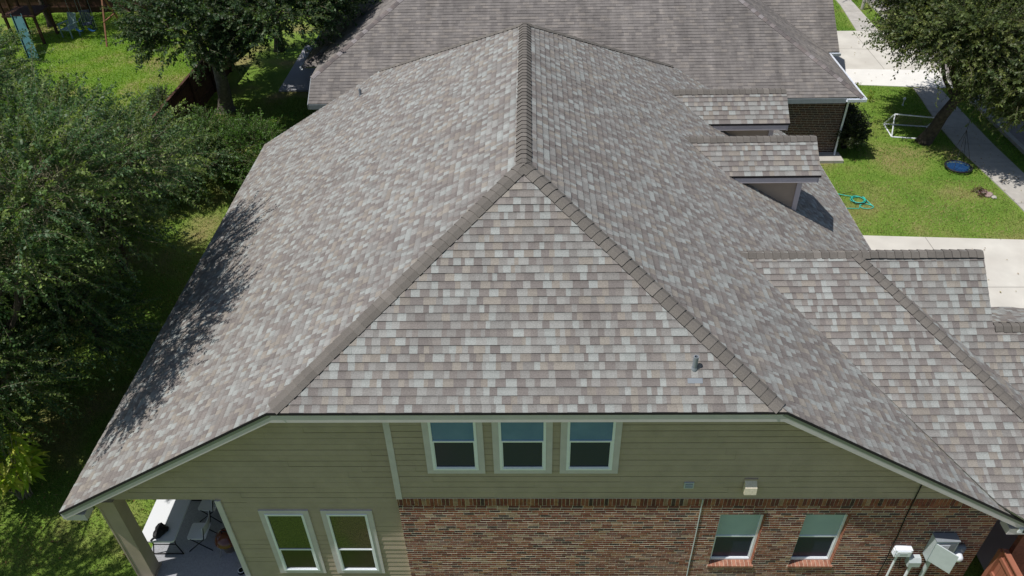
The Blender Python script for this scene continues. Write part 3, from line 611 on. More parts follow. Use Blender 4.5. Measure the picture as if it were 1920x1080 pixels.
# ------------------------------------------------------------------ FOLIAGE
def foliage(name, parent, lobes, ntw, nlv, leaf, tw, droop, cols, seed, spread=.18, fill=.5, clumps=26, up=.35, twig_w=.006, order=None, flat=.0, mat_leaf='leaf', bottom=-.45, hang=0):
    rg = np.random.default_rng(seed)
    def unit(v): return v/np.maximum(np.linalg.norm(v, axis=-1, keepdims=True), 1e-9)
    L = np.array([[*c, *r] for c, r in lobes], float); wgt = (L[:, 3]*L[:, 4]+L[:, 3]*L[:, 5]); wgt /= wgt.sum()
    CD = []
    for l in L:
        d = unit(rg.normal(size=(clumps*6, 3))); d = d[d[:, 2] > bottom][:clumps]; rad = rg.uniform(fill, 1.0, (len(d), 1))**.6
        CD.append((l[:3]+d*rad*l[3:]*(.82), d))
    li = rg.choice(len(L), ntw, p=wgt); ci = rg.integers(0, clumps, ntw)
    P = np.zeros((ntw, 3)); D = np.zeros((ntw, 3)); S = np.zeros((ntw, 1))
    for k in range(len(L)):
        m_ = li == k; c, d = CD[k]; idx = ci[m_] % len(c); P[m_] = c[idx]; D[m_] = d[idx]; S[m_] = L[k, 3:].mean()
    cb = rg.uniform(.75, 1.25, (len(L), clumps)); tint = cb[li, ci]
    off = rg.normal(size=(ntw, 3))*S*spread; off[:, 2] *= .7; P = P+off
    T = unit(D*.9+unit(off+1e-6)*.7+rg.normal(size=(ntw, 3))*.35+np.array([0, 0, up])); T[:, 2] *= (1-flat); T = unit(T)
    ln = tw*rg.uniform(.5, 1.25, (ntw, 1))
    s = np.linspace(.08, 1, nlv)[None, :, None]+rg.uniform(-.03, .03, (ntw, nlv, 1))
    dz = np.array([0, 0, -1.0])
    pt = P[:, None]+T[:, None]*ln[:, None]*s+dz*droop*ln[:, None]*s**2
    tn = unit(T[:, None]+dz*2*droop*s)
    pr = unit(np.cross(tn, rg.normal(size=(ntw, nlv, 3))))
    lv = unit(tn*.7+pr); sz = leaf*rg.uniform(.6, 1.25, (ntw, nlv, 1))
    nn = unit(rg.normal(size=(ntw, nlv, 3))*.8+np.array([0, 0, 1.0])); wv = unit(np.cross(lv, nn))*sz*.30
    lv = lv*sz; lv[..., 2] -= sz[..., 0]*.15
    pt = pt+pr*rg.uniform(0, .02, (ntw, nlv, 1))
    V = np.stack([pt, pt+lv*.45+wv, pt+lv, pt+lv*.45-wv], 2).reshape(-1, 3); nq = ntw*nlv
    cols = np.array(cols); cc = cols[rg.integers(0, len(cols), ntw)][:, None, :]*rg.uniform(.7, 1.35, (ntw, nlv, 1))*tint[:, None, None]
    young = np.clip((s-.55)*1.2, 0, 1)*np.array([.35, .30, .0]); cc = cc*(1+young)
    C = np.repeat(cc.reshape(-1, 3), 4, 0)
    # twigs as slim three sided stems
    ns_ = 4; ss = np.linspace(-.5, .95, ns_+1)[None, :, None]; sp = np.abs(ss)*ss
    tp_ = P[:, None]+T[:, None]*ln[:, None]*ss+dz*droop*ln[:, None]*sp; a = unit(np.cross(T, rg.normal(size=(ntw, 3)))); bb = np.cross(T, a)
    wv_ = (twig_w*np.linspace(1.3, .35, ns_+1))[None, :, None]
    ring = [tp_+(a*math.cos(t)+bb*math.sin(t))[:, None]*wv_ for t in (0, 2.094, 4.189)]; TV = np.stack(ring, 2).reshape(-1, 3)
    base = nq*4; q = np.arange(ntw)[:, None, None]*(ns_+1)*3+np.arange(ns_)[None, :, None]*3; k = np.arange(3)[None, None, :]; k2 = (k+1) % 3
    F2 = np.stack([q+k, q+k2, q+k2+3, q+k+3], -1).reshape(-1, 4)+base; F1 = np.arange(nq*4).reshape(-1, 4)
    V = np.concatenate([V, TV]); F = np.concatenate([F1, F2]); tc = np.tile(np.array([[.13, .12, .07]]), (len(TV), 1)); C = np.concatenate([C, tc])
    me = bpy.data.meshes.new(name); me.vertices.add(len(V)); me.vertices.foreach_set('co', V.astype(np.float32).ravel())
    me.loops.add(len(F)*4); me.loops.foreach_set('vertex_index', F.astype(np.int32).ravel()); me.polygons.add(len(F))
    me.polygons.foreach_set('loop_start', np.arange(len(F), dtype=np.int32)*4)
    me.update(calc_edges=True)
    at = me.color_attributes.new('Col', 'FLOAT_COLOR', 'POINT'); at.data.foreach_set('color', np.concatenate([C, np.ones((len(C), 1))], 1).astype(np.float32).ravel())
    me.materials.append(MT[mat_leaf]); me.materials.append(MT['twig'])
    mi = np.zeros(len(F), dtype=np.int32); mi[len(F1):] = 1; me.polygons.foreach_set('material_index', mi); me.validate()
    o = bpy.data.objects.new(name, me); sc.collection.objects.link(o)
    if parent is not None: o.parent = parent
    return o, [c for c, d in CD]
def limbs(base, fork, targets, r0, r1, m, seed, parent, name='trunk', lean=(0, 0)):
    rng = random.Random(seed); b = MB(); B = Vector(base); F_ = Vector(fork); mid = (B+F_)/2+Vector((rng.uniform(-.1, .1), rng.uniform(-.1, .1), 0))
    b.tube([B-Vector((0, 0, .1)), B+Vector((0, 0, .12)), B.lerp(mid, .5)+Vector((.03, 0, 0)), mid, F_], [r0*1.7, r0*1.25, r0, r0*.92, r1], m, 12)
    for t in targets:
        t = Vector(t); s = B.lerp(F_, rng.uniform(.72, 1)); d = t-s; n = 6; pts = []
        for i in range(n+1):
            f = i/n; p = s.lerp(t, f)+Vector((rng.uniform(-1, 1), rng.uniform(-1, 1), rng.uniform(-1, 1)))*d.length*.035*(0 < i < n); p.z += math.sin(math.pi*f)*d.length*.10; pts.append(p)
        rr = r1*rng.uniform(.35, .6); b.tube(pts, [rr*(1-f/n*.85) for f in range(n+1)], m, 7, cap=False)
    return part(b, name, parent, True)
def tree(label, base, fork, lobes, seed, r0=.16, r1=.11, bark='bark', nt=22, group=None, name='tree', **kw):
    r = root(name, label, 'tree', base, group); bx = Vector(base)
    o, cl = foliage('crown', r, [((c[0]-bx.x, c[1]-bx.y, c[2]-bx.z), rr) for c, rr in lobes], seed=seed, **kw)
    rng = random.Random(seed); allc = [c for q in cl for c in q]; rng.shuffle(allc); T = [tuple(Vector(c)+bx) for c in allc[:nt]]
    limbs(base, fork, T, r0, r1, bark, seed, r); return r
ELM = [(.105, .18, .055), (.065, .13, .048), (.16, .225, .068), (.088, .16, .075)]
OAK = [(.036, .074, .030), (.050, .098, .038), (.080, .125, .05)]
elm = dict(nlv=46, leaf=.076, tw=1.05, droop=.30, cols=ELM, spread=.155, fill=.45, clumps=44, up=.55, twig_w=.006)
tree('wispy elm nearest the viewer, beside the big leaved plant', (-12.9, 12.9, 0), (-12.5, 12.6, 2.6), [((-12.4, 13.8, 5.3), (2.4, 1.7, 2.0)), ((-12.9, 12.2, 3.3), (2.1, 1.4, 1.5)), ((-13.6, 13.4, 1.9), (2.0, 1.8, 1.3)), ((-9.8, 12.9, 7.6), (1.6, 2.0, 1.1)), ((-10.2, 11.3, 7.2), (1.1, 1.1, .8)), ((-13.6, 8.0, 5.6), (2.5, 1.6, 1.8))], 101, ntw=4000, **elm)
tree('tall elm with arching branches overhanging the left eave, second from the front', (-12.6, 16.8, 0), (-12.3, 16.6, 3.0), [((-11.7, 16.2, 6.0), (3.0, 2.5, 2.7)), ((-12.6, 15.2, 3.6), (2.0, 1.4, 1.5)), ((-11.8, 14.7, 2.6), (1.6, 1.3, 1.3)), ((-14.6, 17.6, 6.2), (2.6, 2.4, 2.4)), ((-9.9, 16.5, 6.3), (1.4, 1.9, 1.1))], 102, ntw=4200, **elm)
tree('spreading elm with pale young twigs between the left eave and the side fence', (-13.6, 20.6, 0), (-13.3, 20.4, 2.4), [((-12.9, 19.3, 4.2), (2.1, 1.7, 1.7)), ((-15.3, 20.0, 4.0), (2.0, 1.9, 1.9)), ((-14.4, 20.4, 2.2), (1.9, 1.9, 1.5))], 103, ntw=2500, **elm)
tree('light green elm at the left edge, its crown in front of the play set', (-17.6, 22.6, 0), (-17.4, 22.4, 2.6), [((-17.8, 22.0, 4.2), (2.0, 2.2, 2.0)), ((-17.6, 19.2, 4.2), (2.4, 2.2, 2.3)), ((-17.6, 24.6, 3.0), (1.6, 1.6, 1.4)), ((-19.0, 25.6, 4.8), (1.6, 1.4, 1.3))], 104, ntw=3300, **elm)
tree('light green bushy elm against the near end of the visible side fence', (-14.2, 25.6, 0), (-14.0, 25.5, 1.4), [((-14.9, 24.6, 2.1), (1.6, 1.4, 1.2)), ((-12.7, 25.6, 1.2), (1.5, 1.1, .9))], 105, r0=.10, r1=.07, nt=10, ntw=1500, **elm)
tree('broad dark oak with a thick trunk standing between the fence and the neighbouring roof', (-13.83, 32.76, 0), (-13.3, 31.8, 2.9), [((-13.3, 30.8, 4.6), (2.6, 2.4, 2.0)), ((-10.4, 31.6, 5.0), (2.9, 2.5, 2.2)), ((-14.3, 33.8, 5.6), (2.5, 2.6, 2.4)), ((-12.0, 34.8, 6.3), (3.8, 3.0, 2.4)), ((-8.9, 33.4, 5.6), (2.2, 2.4, 1.9))], 106, r0=.30, r1=.2, bark='barkl', nt=24,
     ntw=9500, nlv=22, leaf=.12, tw=.65, droop=.1, cols=OAK, spread=.15, fill=.6, clumps=46, up=.3, twig_w=.006, bottom=-.5)
tree('oak with a leaning trunk between the soccer goal and the sidewalk', (16.35, 29.0, 0), (17.0, 28.7, 2.4), [((16.7, 28.6, 4.7), (2.4, 2.3, 1.9)), ((18.6, 26.8, 4.1), (2.2, 1.9, 1.9)), ((18.9, 26.4, 2.9), (1.5, 1.3, 1.1)), ((15.7, 31.2, 5.2), (1.8, 1.8, 1.5)), ((17.8, 27.4, 3.3), (1.5, 1.3, 1.1)), ((18.4, 31.2, 5.6), (3.4, 3.2, 2.6)), ((21.5, 29.2, 5.0), (3.4, 3.2, 2.8)), ((15.9, 29.8, 4.4), (1.8, 1.8, 1.4))], 107, r0=.24, r1=.17, nt=22,
     ntw=16000, nlv=22, leaf=.11, tw=.8, droop=.15, cols=[(.085, .12, .04), (.105, .145, .046), (.14, .17, .055), (.07, .105, .045)], spread=.17, fill=.5, clumps=44, up=.3, twig_w=.007, bottom=-.5)
tree('dark oak farther back, behind the broad one and left of the porch', (-13.2, 40.0, 0), (-13.0, 39.6, 3.2), [((-13.0, 38.8, 5.6), (3.4, 2.8, 2.4)), ((-10.8, 40.2, 6.2), (2.8, 2.6, 2.2))], 110, r0=.22, r1=.15, nt=12, ntw=3600, nlv=20, leaf=.12, tw=.65, droop=.1, cols=OAK, spread=.16, fill=.6, bottom=-.5, twig_w=.006)
tree('yellowish tree with dry twigs behind the play set in the far corner of the lawn', (-27.6, 44.2, 0), (-27.5, 44, 2), [((-28.0, 43.6, 4.0), (3.4, 2.6, 2.8))], 108, ntw=1300, nlv=20, leaf=.09, tw=.8, droop=.2, cols=[(.10, .11, .03), (.14, .10, .04), (.08, .10, .03)], nt=14)
tree('dark leafy tree beyond the street side driveway, shading the far sidewalk', (19.3, 49.5, 0), (19.3, 49.5, 3), [((18.5, 49.0, 5.6), (3.6, 3.4, 2.6))], 109, r0=.2, nt=12, ntw=1500, nlv=18, leaf=.10, tw=.8, droop=.15, cols=OAK)
def shrub(name, label, base, lobes, seed, cat='shrub', **kw):
    r = root(name, label, cat, base); bx = Vector(base)
    o, cl = foliage('leaves', r, [((c[0]-bx.x, c[1]-bx.y, c[2]-bx.z), rr) for c, rr in lobes], seed=seed, bottom=-.2, **kw)
    rng = random.Random(seed); b = MB()
    for c in rng.sample([c for q in cl for c in q], 9): b.tube([bx+Vector((rng.uniform(-.1, .1), rng.uniform(-.1, .1), 0)), (bx+Vector(c)+bx)/2+Vector((0, 0, -.1)), Vector(c)+bx], [.03, .02, .008], 'bark', 6)
    part(b, 'stem', r); return r
HED = [(.06, .14, .02), (.08, .17, .025), (.05, .11, .02)]
shrub('hedge', 'bright green leafy hedge against the back left corner of the roof', (-11.6, 27.3, 0), [((-12.4, 27.2, 1.2), (1.6, 1.2, 1.2)), ((-10.6, 26.6, 1.2), (1.6, 1.1, 1.1)), ((-9.6, 25.4, 1.0), (1.0, 1.3, 1.0))], 120, cat='hedge', ntw=1500, nlv=22, leaf=.07, tw=.5, droop=.1, cols=HED, clumps=26)
shrub('shrub', 'dark shrub at the foot of the neighbouring house corner beside the downspout', (12.95, 28.5, 0), [((12.9, 28.3, .7), (.6, .7, .8)), ((13.0, 29.6, .7), (.55, .8, .8)), ((13.1, 30.8, .8), (.5, .7, .9))], 121, ntw=700, nlv=18, leaf=.09, tw=.4, droop=.1, cols=[(.03, .045, .018), (.045, .06, .025), (.02, .035, .015)], clumps=20)
shrub('shrub', 'small grey green shrub on the lawn side of the dark fence', (-15.9, 30.9, 0), [((-15.9, 30.9, .9), (.7, .9, .9))], 122, ntw=300, nlv=16, leaf=.07, tw=.4, droop=.1, cols=[(.05, .09, .04)], clumps=14)
# broad-leaved plant
def bigleaf(label, base, n, seed, hh=1.6, L0=.5):
    r = root('leafy_plant', label, 'plant', base); rng = random.Random(seed); B = Vector(base); lf = MB(); st = MB()
    for i in range(n):
        a = rng.uniform(0, 6.28); tip = B+Vector((math.cos(a)*rng.uniform(.2, .75), math.sin(a)*rng.uniform(.2, .75), hh*rng.uniform(.55, 1)))
        st.tube([B+Vector((rng.uniform(-.15, .15), rng.uniform(-.15, .15), 0)), (B+tip)/2+Vector((0, 0, .2)), tip], [.014, .011, .006], 'twig', 5)
        for k in range(7):
            p = B.lerp(tip, .45+.55*k/6); p.z = B.z+(tip.z-B.z)*(.5+.5*k/6); aa = a+(1 if k % 2 else -1)*rng.uniform(.5, 1.2); d = Vector((math.cos(aa), math.sin(aa), rng.uniform(.1, .6))).normalized(); L = L0*rng.uniform(.6, 1)
            s_ = d.cross(Vector((0, 0, 1))).normalized()*L*.12; g = rng.uniform(.8, 1.3); col = (.38*g, .52*g, .05) if rng.random() < .6 else (.55*g, .56*g, .09)
            prev = (p, p)
            for t in (.25, .5, .75, 1.0):
                c = p+d*L*t+Vector((0, 0, -L*.55*t*t)); ww = s_*math.sin(math.pi*min(t, .97))*1.0; cur = (c-ww, c+ww); lf.face([prev[0], prev[1], cur[1], cur[0]] if t > .25 else [prev[0], cur[1], cur[0]], 'leaf', col); prev = cur
    part(lf, 'leaves', r); part(st, 'stem', r); return r
bigleaf('yellow green big leaved plant in the sun at the left edge, below the elms', (-12.2, 11.45, 0), 50, 5, hh=2.0, L0=.46)
# ------------------------------------------------------------------ GRASS blades (stuff)
def grass(name, polys, dens, h, cols, seed, w_=.012):
    rg = np.random.default_rng(seed); pts = []
    for P in polys:
        P = np.array(P); lo, hi = P.min(0), P.max(0); n = int(dens*(hi-lo).prod()); q = rg.uniform(lo, hi, (n, 2)); ins = np.zeros(n, bool); j = len(P)-1
        for i in range(len(P)):
            c = ((P[i, 1] > q[:, 1]) != (P[j, 1] > q[:, 1])) & (q[:, 0] < (P[j, 0]-P[i, 0])*(q[:, 1]-P[i, 1])/(P[j, 1]-P[i, 1]+1e-12)+P[i, 0]); ins ^= c; j = i
        pts.append(q[ins])
    q = np.concatenate(pts); n = len(q); a = rg.uniform(0, 6.28, n); d = np.stack([np.cos(a), np.sin(a), a*0], 1)*w_; hh = h*rg.uniform(.5, 1.3, n)
    ln = rg.normal(size=(n, 2))*hh[:, None]*.6; B = np.concatenate([q, np.zeros((n, 1))], 1)
    V = np.stack([B-d, B+d, B+np.concatenate([ln, hh[:, None]], 1)], 1).reshape(-1, 3); F = np.arange(n*3).reshape(-1, 3)
    patch = .5+.5*np.sin(q[:, 0]*1.3+np.sin(q[:, 1]*.9)*2)*np.cos(q[:, 1]*1.1+np.sin(q[:, 0]*.7)*2)
    cols = np.array(cols); t = np.clip(patch+rg.normal(size=n)*.35, 0, .999)*(len(cols)-1); i0 = t.astype(int); f = (t-i0)[:, None]; C = cols[i0]*(1-f)+cols[np.minimum(i0+1, len(cols)-1)]*f; C = C*rg.uniform(.7, 1.3, (n, 1)); C = np.repeat(C, 3, 0)
    me = bpy.data.meshes.new(name); me.vertices.add(len(V)); me.vertices.foreach_set('co', V.astype(np.float32).ravel()); me.loops.add(n*3); me.loops.foreach_set('vertex_index', F.astype(np.int32).ravel()); me.polygons.add(n); me.polygons.foreach_set('loop_start', np.arange(n, dtype=np.int32)*3); me.update(calc_edges=True)
    at = me.color_attributes.new('Col', 'FLOAT_COLOR', 'POINT'); at.data.foreach_set('color', np.concatenate([C, np.ones((len(C), 1))], 1).astype(np.float32).ravel()); me.materials.append(MT['grass']); me.validate()
    o = bpy.data.objects.new(name, me); sc.collection.objects.link(o); o['kind'] = 'stuff'; o['label'] = 'short lawn grass'; return o
GR = [(.13, .27, .035), (.19, .34, .05), (.28, .37, .08)]; GD = [(.16, .26, .05), (.26, .32, .09), (.42, .37, .18)]; GV = [(.15, .32, .015), (.20, .38, .02), (.26, .38, .03)]
grass('grass', [[(9.6, 27.2), (12.6, 27.25), (12.9, 34.9), (17.8, 34.3), (17.4, 29), (17.6, 25.9), (9.6, 25.9)]], 420, .06, GR, 1)
grass('grass', [[(9.6, 22.35), (11.1, 22.35), (17.7, 21.9), (17.6, 25.9), (9.6, 25.9)]], 520, .055, GD, 2)
grass('grass', [[(19.15, 21.8), (19.78, 21.8), (19.78, 34), (19.15, 34)], [(18.9, 41.55), (19.78, 41.5), (19.78, 52), (19.2, 52)], [(12.9, 41.75), (17.65, 41.6), (18.4, 50), (12.9, 50)]], 420, .07, GR, 3)
grass('grass', [[(-30, 27), (-15.2, 27), (-15.2, 46.3), (-30, 46.3)]], 330, .07, GV, 4, .016)
grass('grass', [[(-15, 6), (-8.9, 6), (-8.9, 22), (-15, 22)], [(-15, 22), (-8.9, 22), (-8.4, 34), (-15, 34)]], 380, .06, GD[:2]+[(.26, .25, .09)], 5)

# fallen leaves
rg = np.random.default_rng(77); lm = MB()
for (x0, x1, y0, y1, n) in ((9.7, 17.6, 22.4, 34.2, 420), (10, 19.8, 14, 22, 60), (17.7, 19.7, 24, 34, 160), (-14.5, -9, 6, 26, 500), (-29, -15.5, 28, 46, 260), (13, 19.5, 35, 41.3, 60)):
    for k in range(n):
        x, y, a, s_ = rg.uniform(x0, x1), rg.uniform(y0, y1), rg.uniform(0, 6.28), rg.uniform(.025, .05); c, d = math.cos(a)*s_, math.sin(a)*s_
        col = [(.30, .19, .08), (.20, .12, .05), (.36, .30, .12)][rg.integers(3)]; z = .062
        lm.face([(x-c, y-d, z), (x+d*.5, y-c*.5, z+.012), (x+c, y+d, z), (x-d*.5, y+c*.5, z+.012)], 'leaf', col)
o = lm.build('fallen_leaves'); o['kind'] = 'stuff'
# ------------------------------------------------------------------ THINGS
# folding table on the patio
tx0, tx1, ty0, ty1, tz = -8.44, -7.66, 9.62, 11.45, .86
t = root('folding_table', 'long white folding table on the covered patio', 'table', ((tx0+tx1)/2, (ty0+ty1)/2, .1))
def rrect(x0, y0, x1, y1, r, z, n=5):
    out = []
    for cx, cy, a0 in ((x1-r, y0+r, -90), (x1-r, y1-r, 0), (x0+r, y1-r, 90), (x0+r, y0+r, 180)):
        for i in range(n+1): a = R(a0+90*i/n); out.append((cx+r*math.cos(a), cy+r*math.sin(a), z))
    return out
b = MB(); b.prism(rrect(tx0, ty0, tx1, ty1, .06, tz), (0, 0, -.045), 'chairw'); part(b, 'tabletop', t)
for yy in (ty0+.2, ty1-.2):
    b = MB(); b.tube([(tx0+.1, yy, tz-.05), (tx0+.14, yy, .45), (tx0+.05, yy-.02, .11)], .014, 'blk', 8); b.tube([(tx1-.1, yy, tz-.05), (tx1-.14, yy, .45), (tx1-.05, yy-.02, .11)], .014, 'blk', 8)
    b.tube([(tx0+.05, yy-.02, .12), (tx1-.05, yy-.02, .12)], .014, 'blk', 8); b.tube([(tx0+.14, yy, .45), (tx1-.14, yy, .45)], .012, 'blk', 8); part(b, 'leg', t)
def fold_chair(label, x, y, rz):
    r = root('folding_chair', label, 'chair', (x, y, .1), 'folding chairs at the patio table'); r.rotation_euler.z = rz
    def P(mb, n):   # local coordinates
        o = mb.build(n); o.parent = r; return o
    b = MB(); b.prism(rrect(-.21, -.22, .21, .20, .05, .45), (0, 0, -.025), 'chairw'); P(b, 'seat')
    b = MB(); n = 8
    for i in range(n):
        a0, a1 = -.23+.46*i/n, -.23+.46*(i+1)/n; y0, y1 = -.26+.9*a0*a0, -.26+.9*a1*a1
        b.prism([(a0, y0-.0, .60), (a1, y1-.0, .60), (a1, y1-.05, .88), (a0, y0-.05, .88)], (0, -.015, 0), 'chairw')
    P(b, 'backrest')
    for s_ in (-1, 1):
        b = MB(); b.tube([(s_*.235, -.29, .86), (s_*.235, -.20, .46), (s_*.235, .24, .01)], .012, 'blk', 7); P(b, 'leg')
        b = MB(); b.tube([(s_*.21, .12, .44), (s_*.21, -.28, .01)], .012, 'blk', 7); P(b, 'leg')
    return r
fold_chair('white folding chair nearest the viewer at the long side of the patio table', -7.36, 10.10, R(90))
fold_chair('middle white folding chair along the patio table', -7.36, 10.85, R(84))
fold_chair('farthest folding chair at the patio table, half hidden by the wall above', -7.30, 11.6, R(96))
# black bag on the table
b = MB(); rng = random.Random(4); prof = [(.0, 0), (.13, .01), (.16, .05), (.14, .09), (.07, .12), (0, .13)]
for i in range(len(prof)-1):
    for k in range(14):
        def q(r_, h_, k_): a = 2*math.pi*(k_ % 14)/14; e = 1+.22*math.sin(3*a+h_*20)+.1*math.sin(7*a); return (-8.02+r_*e*math.cos(a)*.95, 9.86+r_*e*1.15*math.sin(a), tz+h_)
        b.face([q(*prof[i], k), q(*prof[i], k+1), q(*prof[i+1], k+1), q(*prof[i+1], k)], 'blk')
b.tube([(-8.08, 9.75, tz+.03), (-8.14, 9.66, tz+.02), (-8.16, 9.62, tz+.015)], .018, 'blk', 6)
tag(b.build('black_bag', weld=True), 'crumpled black bag lying on the near end of the white table', 'bag')
# kettle grill
g = root('kettle_grill', 'round brown kettle grill standing on the patio by the wall corner', 'grill', (-6.62, 9.85, .1)); gx, gy = -6.62, 9.85
b = MB(); b.lathe((gx, gy, .62), [(.0, -.17), (.12, -.16), (.21, -.09), (.26, 0)], 'kettle', 28); part(b, 'bowl', g, True)
b = MB(); b.lathe((gx, gy, .63), [(.265, 0), (.26, .02), (.23, .10), (.15, .17), (.06, .20), (0, .205)], 'kettle', 28); ld = part(b, 'lid', g, True)
b = MB(); b.tube([(gx-.07, gy, .83), (gx-.06, gy, .89), (gx+.06, gy, .89), (gx+.07, gy, .83)], .012, 'blk', 7); part(b, 'handle', ld)
b = MB(); b.lathe((gx-.13, gy+.06, .785), [(.045, .0), (.045, .012), (.02, .014), (0, .014)], 'alu', 14); part(b, 'vent', ld)
for k in range(3):
    a = R(90+120*k); b = MB(); b.tube([(gx+.16*math.cos(a), gy+.16*math.sin(a), .52), (gx+.27*math.cos(a), gy+.27*math.sin(a), .12)], .011, 'alu', 7); lg = part(b, 'leg', g)
b = MB(); b.lathe((gx, gy, .28), [(.15, 0), (.15, .01), (0, .012)], 'alu', 20); part(b, 'ash_tray', g)
# ring shaped bowl by the corner
b = MB(); b.lathe((-6.27, 9.37, .1), [(.055, 0), (.085, .0), (.075, .07), (.06, .07), (.05, .02), (0, .02)], 'blk', 20)
b.lathe((-6.27, 9.37, .1), [(.076, .071), (.06, .073)], 'white', 20); tag(b.build('pet_bowl', smooth=True, weld=True), 'small black bowl with a white rim at the foot of the wall corner', 'bowl')
# patio furniture of the neighbour
def armchair(label, x, y, rz, m, name='patio_chair', cat='chair', s=1.0, z=.08):
    r = root(name, label, cat, (x, y, z)); r.rotation_euler.z = rz
    def P(mb, n): o = mb.build(n); o.parent = r; return o
    b = MB(); b.prism(rrect(-.27*s, -.27*s, .27*s, .27*s, .06, .42*s), (0, 0, -.05), m); P(b, 'seat')
    b = MB()
    for i in range(5): b.prism([((-.26+.106*i)*s, -.25*s, .44*s), ((-.26+.106*i+.085)*s, -.25*s, .44*s), ((-.26+.106*i+.085)*s, -.40*s, .98*s), ((-.26+.106*i)*s, -.40*s, .98*s)], (0, -.03, 0), m)
    b.prism([(-.27*s, -.405*s, .93*s), (.27*s, -.405*s, .93*s), (.27*s, -.42*s, 1.02*s), (-.27*s, -.42*s, 1.02*s)], (0, -.035, 0), m); P(b, 'backrest')
    for sx in (-1, 1):
        b = MB(); b.box((sx*.28*s, -.33*s, .62*s), (sx*.36*s, .27*s, .66*s), m); P(b, 'armrest')
        for sy in (-1, 1): b = MB(); b.box((sx*.28*s, sy*.24*s-.03, 0), (sx*.33*s, sy*.24*s+.03, .62*s), m); P(b, 'leg')
    return r
armchair('white patio chair under the neighbouring porch edge, nearer the oak', -10.9, 37.6, R(20), 'chairw'); armchair('white patio chair close to the porch gutter', -10.0, 37.3, R(-30), 'chairw')
armchair('grey green slatted lawn chair on the bright lawn beside the swings', -25.6, 42.5, R(160), 'chairg', name='lawn_chair', s=1.15, z=0)
armchair('darker blue grey lawn chair just behind the other one', -25.0, 43.4, R(200), 'chairb', name='lawn_chair', s=1.0, z=0).children[0]
# play set
ps = root('swing_set', 'wooden swing set with a turquoise slide on the bright back lawn', 'swing set', (-25, 42.5, 0))
b = MB(); b.box((-28.0, 42.05, 2.3), (-22.7, 42.2, 2.48), 'timber'); part(b, 'top_beam', ps)
for dy in (-1.25, 1.25): b = MB(); b.tube([(-22.9, 42.12, 2.42), (-22.9, 42.12+dy, 0)], .055, 'timber', 4); part(b, 'leg', ps)
b = MB(); b.tube([(-22.9, 41.4, 1.15), (-22.9, 42.85, 1.15)], .045, 'timber', 4); part(b, 'cross_brace', ps)
b = MB()
for x in (-28.2, -26.6):
    for y in (41.4, 42.9): b.box((x-.06, y-.06, 0), (x+.06, y+.06, 3.0), 'fence')
b.box((-28.3, 41.3, 1.5), (-26.5, 43.0, 1.6), 'fence'); b.prism([(-28.4, 41.2, 2.7), (-28.4, 42.15, 3.4), (-28.4, 43.1, 2.7)], (2.0, 0, 0), 'fence'); part(b, 'play_tower', ps)
b = MB(); pts = [(-27.4+.25*i, 41.2-.38*i, 1.6-1.4*(i/6)**.9 if i < 6 else .2) for i in range(7)]
for p, q in zip(pts[:-1], pts[1:]):
    b.prism([(p[0]-.28, p[1], p[2]), (p[0]+.28, p[1], p[2]), (q[0]+.28, q[1], q[2]), (q[0]-.28, q[1], q[2])], (0, 0, -.04), 'teal')
    for s_ in (-.3, .27): b.prism([(p[0]+s_, p[1], p[2]-.03), (p[0]+s_, p[1], p[2]+.16), (q[0]+s_, q[1], q[2]+.16), (q[0]+s_, q[1], q[2]-.03)], (.03, 0, 0), 'teal')
part(b, 'slide', ps)
for x in (-24.75, -24.05):
    b = MB(); n = 8
    for i in range(n): 
        a0, a1 = -.25+.5*i/n, -.25+.5*(i+1)/n; z0, z1 = .42+2.2*a0*a0, .42+2.2*a1*a1; b.prism([(x+a0, 42.05, z0), (x+a1, 42.05, z1), (x+a1, 42.22, z1), (x+a0, 42.22, z0)], (0, 0, .015), 'blue')
    st = part(b, 'swing_seat', ps)
    for s_ in (-.25, .25): b = MB(); b.tube([(x+s_, 42.13, .56), (x+s_, 42.13, 2.32)], .008, 'greymetal', 5); part(b, 'chain', st)
# small soccer goal
sg = root('soccer_goal', 'small white pipe soccer goal on the lawn beside the leaning oak', 'goal', (15.9, 30.2, 0)); r_ = .028
TL, TR, BL_, BR2 = (15.25, 29.9, .82), (16.85, 29.5, .82), (15.16, 29.42, .03), (16.72, 29.14, .03); KL_, KR_ = (15.25, 30.6, .03), (16.95, 30.3, .03)
for nm, pp in (('crossbar', [TL, TR]), ('post', [TL, BL_]), ('post', [TR, BR2]), ('base_bar', [BL_, BR2]), ('side_bar', [BL_, KL_]), ('side_bar', [BR2, KR_]), ('back_brace', [TL, KL_]), ('back_brace', [TR, KR_]), ('base_bar', [KL_, KR_])):
    b = MB(); b.tube(pp, r_, 'white', 8); part(b, nm, sg)
b = MB(); rng = random.Random(2)
for i in range(1, 14):
    f = i/14; A = Vector(TL).lerp(Vector(TR), f); B_ = Vector(KL_).lerp(Vector(KR_), f); b.tube([A, B_], .003, 'twig', 3, cap=False)
for j in range(1, 8): f = j/8; b.tube([Vector(TL).lerp(Vector(KL_), f), Vector(TR).lerp(Vector(KR_), f)], .003, 'twig', 3, cap=False)
part(b, 'net', sg)
